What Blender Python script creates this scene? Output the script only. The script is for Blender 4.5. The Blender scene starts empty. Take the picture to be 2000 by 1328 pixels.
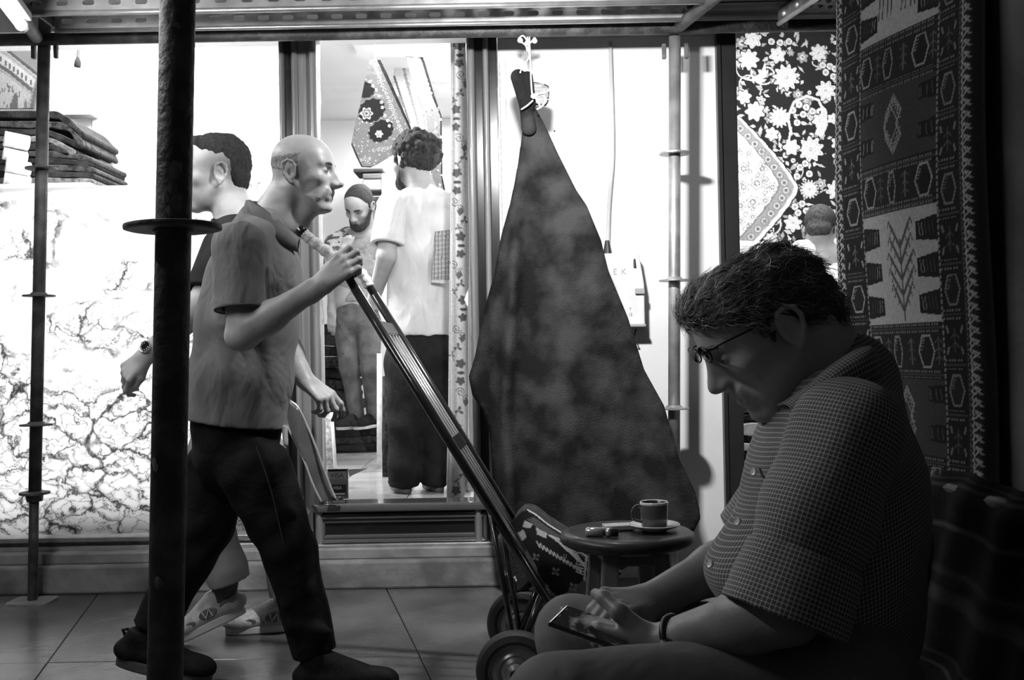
import bpy, math, random
import numpy as np
from mathutils import Vector, Matrix
random.seed(7); RNG = np.random.default_rng(7)
S = bpy.context.scene
COL = S.collection

# ------------------------------------------------------------------ camera
FPX, CAM_H, HOR, ROLL = 2000.0, 0.96, 690.0, 0.018
_th = math.atan((HOR - 664.0) / FPX)
_F = np.array([0, math.cos(_th), math.sin(_th)]); _U0 = np.array([0, -math.sin(_th), math.cos(_th)])
_R = np.array([math.cos(ROLL), 0, 0]) - math.sin(ROLL) * _U0
_U = math.cos(ROLL) * _U0 + np.array([math.sin(ROLL), 0, 0])
CAMP = np.array([0, 0, CAM_H])
cam_d = bpy.data.cameras.new('camera'); cam_d.sensor_width = 36.0; cam_d.lens = 36.0 * FPX / 2000.0
cam_d.clip_start = 0.05
cam = bpy.data.objects.new('camera', cam_d); COL.objects.link(cam)
m = Matrix.Identity(4)
for i in range(3):
    m[i][0], m[i][1], m[i][2], m[i][3] = _R[i], _U[i], -_F[i], CAMP[i]
cam.matrix_world = m
S.camera = cam

def P(px, py, Y):
    """the point of the place seen at photo pixel (px, py) on the vertical plane at distance Y"""
    d = _F + _R * (px - 1000.0) / FPX + _U * (664.0 - py) / FPX
    return CAMP + d * (Y / d[1])

# ------------------------------------------------------------------ world, light, exposure
W = bpy.data.worlds.new('night_street'); S.world = W; W.use_nodes = True
W.node_tree.nodes['Background'].inputs[0].default_value = (1, 1, 1, 1)
W.node_tree.nodes['Background'].inputs[1].default_value = 0.028
S.view_settings.view_transform = 'Standard'; S.view_settings.look = 'None'
S.view_settings.exposure = 0.0; S.view_settings.gamma = 1.0
S.view_settings.use_curve_mapping = False
FLOOD_W, TUBE_E, NEAR_TUBE_E, SHOP_W = 54.0, 85.0, 95.0, 0.42

def area_light(name, loc, direction, sx, sy, watts, parent=None):
    d = bpy.data.lights.new(name, 'AREA'); d.shape = 'RECTANGLE'; d.size = sx; d.size_y = sy; d.energy = watts
    o = bpy.data.objects.new(name, d); COL.objects.link(o)
    o.location = loc; o.rotation_euler = Vector(direction).to_track_quat('-Z', 'Y').to_euler()
    if parent:
        o.parent = parent; o.matrix_parent_inverse = parent.matrix_basis.inverted()
    return o

# ------------------------------------------------------------------ tags
def tag(o, label=None, cat=None, group=None, kind=None):
    if label: o['label'] = label
    if cat: o['category'] = cat
    if group: o['group'] = group
    if kind: o['kind'] = kind
    return o

def empty(name, loc, label=None, cat=None, group=None, kind=None):
    o = bpy.data.objects.new(name, None); COL.objects.link(o); o.location = [float(c) for c in loc]
    o.empty_display_size = 0.05
    return tag(o, label, cat, group, kind)

# ------------------------------------------------------------------ materials
MATS = {}
def gray(v): return (v, v, v, 1)
def mat(name, a, b=None, rough=0.6, metal=0.0, scale=8.0, detail=4.0, bump=0.0, bscale=None, stretch=(1, 1, 1),
        attr=None, spec=0.5, lo=0.35, hi=0.65, coat=0.0, sheen=0.0, emit=0.0, wr=None):
    """principled grey with a noise between two tones; attr: a vertex attribute that carries the thing's own pattern"""
    if name in MATS: return MATS[name]
    if rough >= .8 and spec == .5: spec = .15      # cloth, wool, hide
    M = bpy.data.materials.new(name); M.use_nodes = True; MATS[name] = M
    nt = M.node_tree; N = nt.nodes; L = nt.links
    bs = N['Principled BSDF']
    bs.inputs['Roughness'].default_value = rough; bs.inputs['Metallic'].default_value = metal
    bs.inputs['Specular IOR Level'].default_value = spec
    if coat: bs.inputs['Coat Weight'].default_value = coat; bs.inputs['Coat Roughness'].default_value = 0.08
    if sheen: bs.inputs['Sheen Weight'].default_value = sheen
    tc = N.new('ShaderNodeTexCoord'); mp = N.new('ShaderNodeMapping'); mp.inputs['Scale'].default_value = stretch
    L.new(tc.outputs['Object'], mp.inputs[0])
    if b is None: b = a
    nz = N.new('ShaderNodeTexNoise'); nz.inputs['Scale'].default_value = scale; nz.inputs['Detail'].default_value = detail
    L.new(mp.outputs[0], nz.inputs['Vector'])
    rp = N.new('ShaderNodeValToRGB'); rp.color_ramp.elements[0].color = gray(a); rp.color_ramp.elements[1].color = gray(b)
    rp.color_ramp.elements[0].position = lo; rp.color_ramp.elements[1].position = hi
    L.new(nz.outputs['Fac'], rp.inputs['Fac'])
    col = rp.outputs['Color']
    if attr:
        at = N.new('ShaderNodeAttribute'); at.attribute_name = attr
        mx = N.new('ShaderNodeMix'); mx.data_type = 'RGBA'; mx.blend_type = 'MULTIPLY'; mx.inputs[0].default_value = 1.0
        L.new(col, mx.inputs[6]); L.new(at.outputs['Fac'], mx.inputs[7]); col = mx.outputs[2]
    L.new(col, bs.inputs['Base Color'])
    if bump:
        n2 = N.new('ShaderNodeTexNoise'); n2.inputs['Scale'].default_value = bscale or scale * 4; n2.inputs['Detail'].default_value = 5
        L.new(mp.outputs[0], n2.inputs['Vector'])
        bp = N.new('ShaderNodeBump'); bp.inputs['Strength'].default_value = bump; bp.inputs['Distance'].default_value = 0.01
        L.new(n2.outputs['Fac'], bp.inputs['Height']); L.new(bp.outputs[0], bs.inputs['Normal'])
    if wr:   # cloth wrinkles: (scale, strength, stretch)
        m3 = N.new('ShaderNodeMapping'); m3.inputs['Scale'].default_value = wr[2] if len(wr) > 2 else (1, 1, 1); m3.inputs['Rotation'].default_value = (.2, .5, .1); L.new(tc.outputs['Object'], m3.inputs[0])
        n3 = N.new('ShaderNodeTexNoise'); n3.inputs['Scale'].default_value = wr[0]; n3.inputs['Detail'].default_value = 3; n3.inputs['Distortion'].default_value = .6; L.new(m3.outputs[0], n3.inputs['Vector'])
        b3 = N.new('ShaderNodeBump'); b3.inputs['Strength'].default_value = wr[1]; b3.inputs['Distance'].default_value = .05; L.new(n3.outputs['Fac'], b3.inputs['Height'])
        if bump: L.new(b3.outputs[0], bp.inputs['Normal'])
        else: L.new(b3.outputs[0], bs.inputs['Normal'])
    if emit:
        bs.inputs['Emission Color'].default_value = (1, 1, 1, 1); bs.inputs['Emission Strength'].default_value = emit
    return M

def glass_mat(name='window_glass', tint=0.97, rough=0.003):
    if name in MATS: return MATS[name]
    M = bpy.data.materials.new(name); M.use_nodes = True; MATS[name] = M
    nt = M.node_tree; N = nt.nodes; L = nt.links; N.remove(N['Principled BSDF'])
    fr = N.new('ShaderNodeFresnel'); fr.inputs[0].default_value = 1.45
    tr = N.new('ShaderNodeBsdfTransparent'); tr.inputs[0].default_value = gray(tint)
    gl = N.new('ShaderNodeBsdfGlossy'); gl.inputs['Roughness'].default_value = rough
    mx = N.new('ShaderNodeMixShader')
    L.new(fr.outputs[0], mx.inputs[0]); L.new(tr.outputs[0], mx.inputs[1]); L.new(gl.outputs[0], mx.inputs[2])
    L.new(mx.outputs[0], N['Material Output'].inputs[0])
    return M

# ------------------------------------------------------------------ mesh builder
def finish(name, me, material, parent=None, smooth=False, bevel=0.0, bseg=2, solid=0.0):
    me.validate(); me.update()
    if smooth: me.polygons.foreach_set('use_smooth', np.ones(len(me.polygons), bool))
    o = bpy.data.objects.new(name, me); COL.objects.link(o)
    if material: me.materials.append(material)
    if bevel:
        b = o.modifiers.new('bevel', 'BEVEL'); b.width = bevel; b.segments = bseg; b.limit_method = 'ANGLE'; b.harden_normals = False
    if solid:
        s = o.modifiers.new('solid', 'SOLIDIFY'); s.thickness = solid; s.offset = 0
    if parent:
        o.parent = parent; o.matrix_parent_inverse = PINV(parent)
    return o
def PINV(p):
    # a thing's Empty is only ever translated; mesh parts sit at the world origin
    return Matrix.Translation(-Vector(p.location))

class MB:
    def __init__(s): s.v = []; s.f = []
    def add(s, vs, fs):
        n = len(s.v); s.v += [tuple(float(c) for c in p) for p in vs]; s.f += [tuple(i + n for i in f) for f in fs]; return s
    def box(s, x0, x1, y0, y1, z0, z1):
        return s.add([(x0,y0,z0),(x1,y0,z0),(x1,y1,z0),(x0,y1,z0),(x0,y0,z1),(x1,y0,z1),(x1,y1,z1),(x0,y1,z1)],
                     [(0,3,2,1),(4,5,6,7),(0,1,5,4),(1,2,6,5),(2,3,7,6),(3,0,4,7)])
    def obox(s, c, ax, ay, az, hx, hy, hz):
        c, ax, ay, az = map(np.asarray, (c, ax, ay, az)); vs = []
        for k in (-1, 1):
            for i, j in ((-1,-1),(1,-1),(1,1),(-1,1)): vs.append(c + ax*hx*i + ay*hy*j + az*hz*k)
        return s.add(vs, [(0,3,2,1),(4,5,6,7),(0,1,5,4),(1,2,6,5),(2,3,7,6),(3,0,4,7)])
    def prism(s, poly, ext):
        """poly: list of 3d points (planar), ext: extrusion vector"""
        n = len(poly); e = np.asarray(ext); p = [np.asarray(q, float) for q in poly]
        vs = p + [q + e for q in p]
        fs = [tuple(range(n - 1, -1, -1)), tuple(range(n, 2*n))] + [(i, (i+1) % n, n + (i+1) % n, n + i) for i in range(n)]
        return s.add(vs, fs)
    def tube(s, path, r, n=12, caps=True, flat=None):
        path = [np.asarray(p, float) for p in path]; m_ = len(path)
        rs = r if hasattr(r, '__len__') else [r] * m_
        base = len(s.v); prev = None; vs = []; fs = []
        for i, p in enumerate(path):
            t = path[min(i+1, m_-1)] - path[max(i-1, 0)]; t = t / (np.linalg.norm(t) + 1e-12)
            if prev is None:
                a = np.array([0, 0, 1.0]) if abs(t[2]) < 0.9 else np.array([1.0, 0, 0])
            else: a = prev
            u = a - t * a.dot(t); u /= (np.linalg.norm(u) + 1e-12); prev = u; w = np.cross(t, u)
            for k in range(n):
                an = 2*math.pi*k/n; vs.append(p + rs[i]*(math.cos(an)*u + math.sin(an)*w*(flat or 1)))
        for i in range(m_-1):
            for k in range(n):
                fs.append((i*n+k, i*n+(k+1) % n, (i+1)*n+(k+1) % n, (i+1)*n+k))
        if caps:
            fs.append(tuple(range(n-1, -1, -1))); fs.append(tuple((m_-1)*n + k for k in range(n)))
        return s.add(vs, fs)
    def lathe(s, prof, o, axis=(0, 0, 1), n=32, ref=None):
        """prof: (radius, height) pairs"""
        o = np.asarray(o, float); az = np.asarray(axis, float); az /= np.linalg.norm(az)
        a = np.array([1.0, 0, 0]) if abs(az[0]) < 0.9 else np.array([0, 1.0, 0])
        u = a - az*a.dot(az); u /= np.linalg.norm(u); w = np.cross(az, u); vs = []; fs = []
        for r, h in prof:
            for k in range(n):
                an = 2*math.pi*k/n; vs.append(o + az*h + max(r, 1e-5)*(math.cos(an)*u + math.sin(an)*w))
        for i in range(len(prof)-1):
            for k in range(n): fs.append((i*n+k, i*n+(k+1) % n, (i+1)*n+(k+1) % n, (i+1)*n+k))
        return s.add(vs, fs)
    def build(s, name, material, parent=None, smooth=False, **kw):
        me = bpy.data.meshes.new(name); me.from_pydata(s.v, [], s.f)
        return finish(name, me, material, parent, smooth, **kw)

def auto_smooth(o, angle=0.6):
    me = o.data
    me.polygons.foreach_set('use_smooth', np.ones(len(me.polygons), bool))
    if hasattr(me, 'set_sharp_from_angle'): me.set_sharp_from_angle(angle=angle)
    return o

def np_mesh(name, V, Q):
    me = bpy.data.meshes.new(name)
    V = np.ascontiguousarray(V, np.float32); Q = np.ascontiguousarray(Q, np.int32)
    me.vertices.add(len(V)); me.vertices.foreach_set('co', V.ravel())
    k = Q.shape[1]
    me.loops.add(Q.size); me.loops.foreach_set('vertex_index', Q.ravel())
    me.polygons.add(len(Q)); me.polygons.foreach_set('loop_start', np.arange(0, Q.size, k, dtype=np.int32))
    me.polygons.foreach_set('loop_total', np.full(len(Q), k, np.int32))
    me.update(calc_edges=True)
    return me
def set_attr(me, name, vals):
    vals = np.asarray(vals, np.float32)
    if vals.ndim == 1:
        at = me.attributes.new(name, 'FLOAT', 'POINT'); at.data.foreach_set('value', vals)
    else:
        at = me.attributes.new(name, 'FLOAT_VECTOR', 'POINT'); at.data.foreach_set('vector', vals.ravel())

def bez(pts, n=8):
    """Catmull-Rom through points"""
    p = [np.asarray(q, float) for q in pts]; p = [2*p[0]-p[1]] + p + [2*p[-1]-p[-2]]; out = []
    for i in range(1, len(p)-2):
        for k in range(n):
            t = k/n; a, b, c, d = p[i-1], p[i], p[i+1], p[i+2]
            out.append(0.5*((2*b) + (c-a)*t + (2*a-5*b+4*c-d)*t*t + (3*b-a-3*c+d)*t**3))
    out.append(p[-2]); return out

# ------------------------------------------------------------------ implicit bodies, meshed by surface nets
def unit(v): v = np.asarray(v, float); return v / np.linalg.norm(v)
class Field:
    def __init__(s): s.ops = []
    def cap(s, a, b, ra, rb=None, k=0.02, sub=False, fl=None, cuta=False, cutb=False):
        a = np.asarray(a, float); b = np.asarray(b, float); rb = ra if rb is None else rb
        R = max(ra, rb) * max(1.0, fl[1] if fl else 1.0) + k
        s.ops.append(('cap', np.minimum(a, b)-R, np.maximum(a, b)+R, k, sub, (a, b, ra, rb, fl, cuta, cutb))); return s
    def chain(s, pts, rs, k=0.02, sub=False, fl=None):
        for i in range(len(pts)-1): s.cap(pts[i], pts[i+1], rs[i], rs[i+1], k, sub, fl)
        return s
    def ell(s, c, r, M=None, k=0.02, sub=False):
        c = np.asarray(c, float); r = np.asarray(r, float); M = np.eye(3) if M is None else np.asarray(M, float)
        R = np.abs(M.T) @ r + k   # rows of M are the axes
        s.ops.append(('ell', c-R, c+R, k, sub, (c, r, M))); return s
    def cut(s, p, n, lo=None, hi=None, k=0.0):
        lo = np.full(3, -99.) if lo is None else np.asarray(lo, float); hi = np.full(3, 99.) if hi is None else np.asarray(hi, float)
        s.ops.append(('cut', lo, hi, k, True, (np.asarray(p, float), unit(n)))); return s
    def wob(s, fn, lo=None, hi=None):
        lo = np.full(3, -99.) if lo is None else np.asarray(lo, float); hi = np.full(3, 99.) if hi is None else np.asarray(hi, float)
        s.ops.append(('wob', lo, hi, 0, True, fn)); return s
    def grid(s, lo, hi, res):
        n = np.maximum(np.ceil((hi-lo)/res).astype(int)+1, 3)
        ax = [lo[i] + res*np.arange(n[i]) for i in range(3)]
        D = np.full(n, 1.0, np.float32)
        for typ, l, h, k, sub, pr in s.ops:
            i0 = np.maximum(np.floor((l-lo)/res).astype(int)-2, 0); i1 = np.minimum(np.ceil((h-lo)/res).astype(int)+3, n)
            if np.any(i1 <= i0): continue
            sl = tuple(slice(i0[i], i1[i]) for i in range(3))
            x = ax[0][sl[0]].astype(np.float32)[:, None, None]; y = ax[1][sl[1]].astype(np.float32)[None, :, None]; z = ax[2][sl[2]].astype(np.float32)[None, None, :]
            if typ == 'cap':
                a, b, ra, rb, fl, ca, cb = pr; d_ = b-a; L2 = max(float(d_.dot(d_)), 1e-12)
                px, py, pz = x-a[0], y-a[1], z-a[2]
                tr = (px*d_[0]+py*d_[1]+pz*d_[2])/L2; t = np.clip(tr, 0, 1)
                wx, wy, wz = px-t*d_[0], py-t*d_[1], pz-t*d_[2]
                if fl:
                    nn = unit(fl[0]); q = (wx*nn[0]+wy*nn[1]+wz*nn[2])*(1.0/fl[1]-1.0); wx, wy, wz = wx+nn[0]*q, wy+nn[1]*q, wz+nn[2]*q
                d = np.sqrt(wx*wx+wy*wy+wz*wz) - (ra+(rb-ra)*t)
                if cb: d = np.maximum(d, (tr-1)*math.sqrt(L2))
                if ca: d = np.maximum(d, -tr*math.sqrt(L2))
            elif typ == 'ell':
                c, r, M = pr; px, py, pz = x-c[0], y-c[1], z-c[2]
                q = [(px*M[i][0]+py*M[i][1]+pz*M[i][2])/r[i] for i in range(3)]
                k0 = np.sqrt(q[0]**2+q[1]**2+q[2]**2); k1 = np.sqrt((q[0]/r[0])**2+(q[1]/r[1])**2+(q[2]/r[2])**2)
                d = k0*(k0-1)/np.maximum(k1, 1e-6)
            elif typ == 'cut':
                p, nn = pr; d = (x-p[0])*nn[0]+(y-p[1])*nn[1]+(z-p[2])*nn[2]
                D[sl] = np.maximum(D[sl], d); continue
            else:
                D[sl] = D[sl] + pr(x, y, z); continue
            G = D[sl]
            if sub:
                d = -d; h_ = np.clip(0.5+0.5*(d-G)/k, 0, 1)
                D[sl] = G*(1-h_)+d*h_+k*h_*(1-h_)
            else:
                h_ = np.clip(0.5+0.5*(G-d)/k, 0, 1)
                D[sl] = G*(1-h_)+d*h_-k*h_*(1-h_)
        return D
    def bounds(s, pad):
        lo = np.min([o[1] for o in s.ops if o[0] in ('cap', 'ell') and not o[4]], 0)-pad
        hi = np.max([o[2] for o in s.ops if o[0] in ('cap', 'ell') and not o[4]], 0)+pad
        return lo, hi
    def mesh(s, res, fine=()):
        lo, hi = s.bounds(2*res)
        V, Q = nets(s.grid(lo, hi, res), lo, res)
        if fine:
            cen = V[Q].mean(1); drop = np.zeros(len(Q), bool)
            for l, h, r in fine:
                l = np.asarray(l); h = np.asarray(h)
                drop |= np.all((cen > l+1.2*res) & (cen < h-1.2*res), 1)
            Q = Q[~drop]; Vs = [V]; Qs = [Q]; n = len(V)
            for l, h, r in fine:
                l = np.asarray(l, float); h = np.asarray(h, float)
                v, q = nets(s.grid(l, h, r), l, r); Vs.append(v); Qs.append(q+n); n += len(v)
            V = np.concatenate(Vs); Q = np.concatenate(Qs)
            used = np.unique(Q); mp = np.zeros(len(V), np.int64); mp[used] = np.arange(len(used)); V = V[used]; Q = mp[Q]
        return V, Q
def nets(D, lo, res):
    sg = D < 0
    n = np.array(D.shape)
    c = np.zeros(n-1, np.int8)
    for i in (0, 1):
        for j in (0, 1):
            for k in (0, 1): c += sg[i:n[0]-1+i, j:n[1]-1+j, k:n[2]-1+k]
    act = (c > 0) & (c < 8)
    idx = np.argwhere(act)
    if len(idx) == 0: return np.zeros((0, 3)), np.zeros((0, 4), int)
    ids = np.full(n-1, -1, np.int64); ids[act] = np.arange(len(idx))
    vals = {}
    for i in (0, 1):
        for j in (0, 1):
            for k in (0, 1): vals[(i, j, k)] = D[idx[:, 0]+i, idx[:, 1]+j, idx[:, 2]+k].astype(np.float64)
    acc = np.zeros((len(idx), 3)); cnt = np.zeros(len(idx))
    for a in vals:
        for axn in range(3):
            if a[axn]: continue
            b = list(a); b[axn] = 1; b = tuple(b); va, vb = vals[a], vals[b]
            cr = (va < 0) != (vb < 0); t = np.where(cr, va/np.where(cr, va-vb, 1), 0)
            pt = np.array(a, float)[None, :] + t[:, None]*np.eye(3)[axn][None, :]
            acc += np.where(cr[:, None], pt, 0); cnt += cr
    V = lo + res*(idx + acc/cnt[:, None])
    Qs = []
    for axn in range(3):
        u, w = [(1, 2), (2, 0), (0, 1)][axn]
        sh = [slice(None)]*3; sh2 = [slice(None)]*3; sh[axn] = slice(0, n[axn]-1); sh2[axn] = slice(1, n[axn])
        A = sg[tuple(sh)]; B = sg[tuple(sh2)]
        e = np.argwhere(A != B)
        ok = (e[:, u] > 0) & (e[:, w] > 0) & (e[:, u] < n[u]-1) & (e[:, w] < n[w]-1); e = e[ok]
        ins = A[e[:, 0], e[:, 1], e[:, 2]]
        def cell(du, dw):
            q = e.copy(); q[:, u] += du; q[:, w] += dw; return ids[q[:, 0], q[:, 1], q[:, 2]]
        quad = np.stack([cell(-1, -1), cell(0, -1), cell(0, 0), cell(-1, 0)], 1)
        quad = np.where(ins[:, None], quad, quad[:, ::-1])
        Qs.append(quad)
    return V, np.concatenate(Qs)

def body(name, parts, material, parent=None, tone=None, uvf=None):
    """parts: list of (V, Q); joined into one mesh object"""
    n = 0; Vs = []; Qs = []
    for V, Q in parts: Vs.append(V); Qs.append(Q+n); n += len(V)
    V = np.concatenate(Vs); Q = np.concatenate(Qs)
    me = np_mesh(name, V, Q)
    if tone is not None: set_attr(me, 'tone', tone(V))
    if uvf is not None: set_attr(me, 'cuv', uvf)
    return finish(name, me, material, parent, smooth=True)

def waves(seed, freq, amp, axis=(1, 1, 1), n=5):
    r = np.random.default_rng(seed); ks = r.normal(size=(n, 3)) * freq * np.asarray(axis); ph = r.uniform(0, 6.28, n)
    def fn(x, y, z):
        o = 0
        for i in range(n): o = o + np.sin(ks[i][0]*x+ks[i][1]*y+ks[i][2]*z+ph[i])
        return (o*amp/n).astype(np.float32)
    return fn

def frame(fwd, up):
    f = unit(fwd); u = np.asarray(up, float); u = unit(u - f*u.dot(f)); l = np.cross(u, f); return f, l, u
class HeadFrame:
    def __init__(s, o, fwd, up, sc=1.0):
        s.o = np.asarray(o, float); s.f, s.l, s.u = frame(fwd, up); s.s = sc; s.M = np.array([s.f, s.l, s.u])
    def __call__(s, x, y, z): return s.o + s.s*(x*s.f + y*s.l + z*s.u)
    def inv(s, V): return ((V - s.o) @ s.M.T) / s.s

def add_head(fd, H, nose=1.0, chin=1.0, jaw=1.0, back=1.0, cheek=1.0, wid=1.0, brow=1.0, lines=0.0, lip=1.0, ears=True, top=1.0):
    s = H.s
    def E(c, r, k=.02, sub=False): fd.ell(H(c[0], c[1]*wid, c[2]), np.array([r[0], r[1]*wid, r[2]])*s, H.M, k*s, sub)
    def C(a, b, ra, rb=None, k=.012, sub=False): fd.cap(H(a[0], a[1]*wid, a[2]), H(b[0], b[1]*wid, b[2]), ra*s, (rb if rb is not None else ra)*s, k*s, sub)
    E((-.012*back, 0, .042), (.096*back, .076, .086*top), .03)
    E((.030, 0, .030), (.066, .066, .075), .03)
    E((.034, 0, -.030), (.058, .060, .070), .03)
    E((.040, 0, -.070), (.044*jaw, .046*jaw, .040), .025)
    E((.082*chin, 0, -.101), (.015, .018, .014), .022)
    for y in (-1, 1):
        C((-.002, y*.058*jaw, -.040), (.068, y*.020, -.102), .013, .012, .02)
        E((.058, y*.046, -.016), (.022*cheek, .018*cheek, .016*cheek), k=.02)
        C((.084, y*.014, .031), (.072, y*.048, .031), .009*brow, .007*brow, .014)
        E((.094, y*.032, .010), (.015, .019, .012), .012, True)
        E((.0755, y*.032, .007), (.0135, .0145, .0125), .004)
        if lines:
            C((.097, y*.020, -.036), (.078, y*.036, -.072), .0016*lines, .0016*lines, .005, True)
            C((.090, y*.030, -.046), (.070, y*.042, -.075), .006*lines, .005*lines, .012)
    C((.090, 0, .024), (.108*nose, 0, -.014), .0075, .0095, .014)
    E((.1125*nose, 0, -.026), (.0125, .0125, .0115), k=.010)
    for y in (-1, 1): E((.100*nose, y*.013, -.031), (.0125, .0075, .0085), k=.007)
    C((.080, 0, .004), (.098*nose, 0, -.026), .011, .0125, .012)
    E((.066, 0, -.056), (.027, .034, .030), .018)
    C((.092, -.014, -.052), (.092, .014, -.052), .0085*lip, None, .012)
    C((.088, -.020, -.059), (.088, .020, -.059), .0065*lip, None, .008)
    C((.087, -.018, -.071), (.087, .018, -.071), .0080*lip, None, .010)
    C((.098, -.022, -.0645), (.098, .022, -.0645), .0016, None, .004, True)
    if ears:
        for y in (-1, 1): add_ear(fd, H, y, wid)
def add_ear(fd, H, y, wid=1.0):
    s = H.s
    def pt(p): return H(p[0]-.012, y*((p[1])+(wid-1)*.075), p[2]-.004)
    fd.ell(pt((0, .079, 0)), np.array([.018, .0075, .030])*s, H.M, .007*s)
    fd.ell(pt((.003, .088, -.003)), np.array([.0105, .0085, .0150])*s, H.M, .004*s, True)
    fd.ell(pt((-.006, .089, .014)), np.array([.0085, .0055, .0095])*s, H.M, .004*s, True)
    pts = [pt(p) for p in ((.010, .078, .004), (.013, .081, .018), (.006, .085, .029), (-.008, .088, .033), (-.020, .089, .024), (-.023, .089, .008), (-.018, .087, -.008), (-.008, .083, -.022), (.001, .080, -.031))]
    fd.chain(pts, [s*q for q in (.0032, .0036, .004, .0042, .0042, .004, .0038, .0045, .0055)], .0035*s)

def add_hand(fd, o, x, t, s=1.0, curl=((.5, .6, .4),)*4, thumb=None, spread=0.0, k=.006):
    """o wrist, x towards the knuckles, t towards the thumb side; the back of the hand faces t x x turned by 'n'"""
    x = unit(x); t = np.asarray(t, float); t = unit(t - x*t.dot(x)); n = np.cross(x, t)
    return _hand(fd, o, x, t, n, s, curl, thumb, spread, k)
def _hand(fd, o, x, t, n, s, curl, thumb, spread, k):
    o = np.asarray(o, float)
    def p(a, b, c=0.0): return o + s*(a*x + b*t + c*n)
    fd.cap(p(-.035, 0), p(.012, 0), .025*s, .024*s, .02*s, fl=(n, .78))
    lat = (.031, .0105, -.010, -.029); base = (.086, .090, .086, .078)
    seg = ((.042, .025, .019), (.046, .029, .020), (.042, .027, .020), (.033, .021, .018))
    for i in range(4):
        fd.cap(p(.008, lat[i]*.55), p(base[i], lat[i]), .0150*s, .0108*s, .012*s)
        a = 0.0; q = p(base[i], lat[i]); sp = spread*(1.5-i)
        r = [.0098, .0088, .0078, .0066]
        for j in range(3):
            a += curl[i][j]; d = math.cos(a)*x*math.cos(sp) + math.sin(sp)*math.cos(a)*t - math.sin(a)*n
            q2 = q + s*seg[i][j]*d; fd.cap(q, q2, r[j]*s, r[j+1]*s, k*s); q = q2
    th = thumb or ((.022, .022, -.006), (.052, .050, -.014), (.082, .058, -.020), (.106, .056, -.024))
    rr = (.0155, .0125, .0105, .0080)
    for j in range(3): fd.cap(p(*th[j]), p(*th[j+1]), rr[j]*s, rr[j+1]*s, (.012 if j == 0 else k)*s)

# ------------------------------------------------------------------ patterned sheets: pattern is the weave's own colour per vertex
class Paint:
    def __init__(s, x, y, base): s.x = x; s.y = y; s.c = np.full(x.shape, float(base))
    def sel(s, x0, x1, y0, y1): return np.nonzero((s.x >= x0) & (s.x <= x1) & (s.y >= y0) & (s.y <= y1))[0]
    def disc(s, cx, cy, r, v, ry=None):
        ry = ry or r; i = s.sel(cx-r, cx+r, cy-ry, cy+ry); d = ((s.x[i]-cx)/r)**2+((s.y[i]-cy)/ry)**2; s.c[i[d < 1]] = v
    def ring(s, cx, cy, r0, r1, v): 
        i = s.sel(cx-r1, cx+r1, cy-r1, cy+r1); d = np.hypot(s.x[i]-cx, s.y[i]-cy); s.c[i[(d > r0) & (d < r1)]] = v
    def line(s, pts, w, v):
        for (ax, ay), (bx, by) in zip(pts[:-1], pts[1:]):
            i = s.sel(min(ax, bx)-w, max(ax, bx)+w, min(ay, by)-w, max(ay, by)+w)
            dx, dy = bx-ax, by-ay; L2 = dx*dx+dy*dy+1e-12
            t = np.clip(((s.x[i]-ax)*dx+(s.y[i]-ay)*dy)/L2, 0, 1)
            d = np.hypot(s.x[i]-ax-t*dx, s.y[i]-ay-t*dy); s.c[i[d < w*.5]] = v
    def poly(s, pts, v):
        p = np.asarray(pts, float); i = s.sel(p[:, 0].min(), p[:, 0].max(), p[:, 1].min(), p[:, 1].max())
        ins = inpoly(s.x[i], s.y[i], p); s.c[i[ins]] = v
    def rect(s, x0, x1, y0, y1, v): s.c[s.sel(x0, x1, y0, y1)] = v
    def flower(s, cx, cy, r, n, vs, rot=0.0, petal=.30):
        i = s.sel(cx-1.2*r, cx+1.2*r, cy-1.2*r, cy+1.2*r); d = np.hypot(s.x[i]-cx, s.y[i]-cy)/r; a = np.arctan2(s.y[i]-cy, s.x[i]-cx)+rot
        e = 1-petal*.5+petal*.5*np.cos(n*a)
        for f, v in vs: s.c[i[d < e*f]] = v
def inpoly(x, y, p):
    ins = np.zeros(x.shape, bool); j = len(p)-1
    for i in range(len(p)):
        c = ((p[i][1] > y) != (p[j][1] > y)) & (x < (p[j][0]-p[i][0])*(y-p[i][1])/(p[j][1]-p[i][1]+1e-12)+p[i][0]); ins ^= c; j = i
    return ins
def spiral(cx, cy, r, turns=1.4, a0=0.0, sg=1, n=22):
    return [(cx+r*(1-.8*t)*math.cos(a0+sg*turns*6.28*t), cy+r*(1-.8*t)*math.sin(a0+sg*turns*6.28*t)) for t in np.linspace(0, 1, n)]
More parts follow.
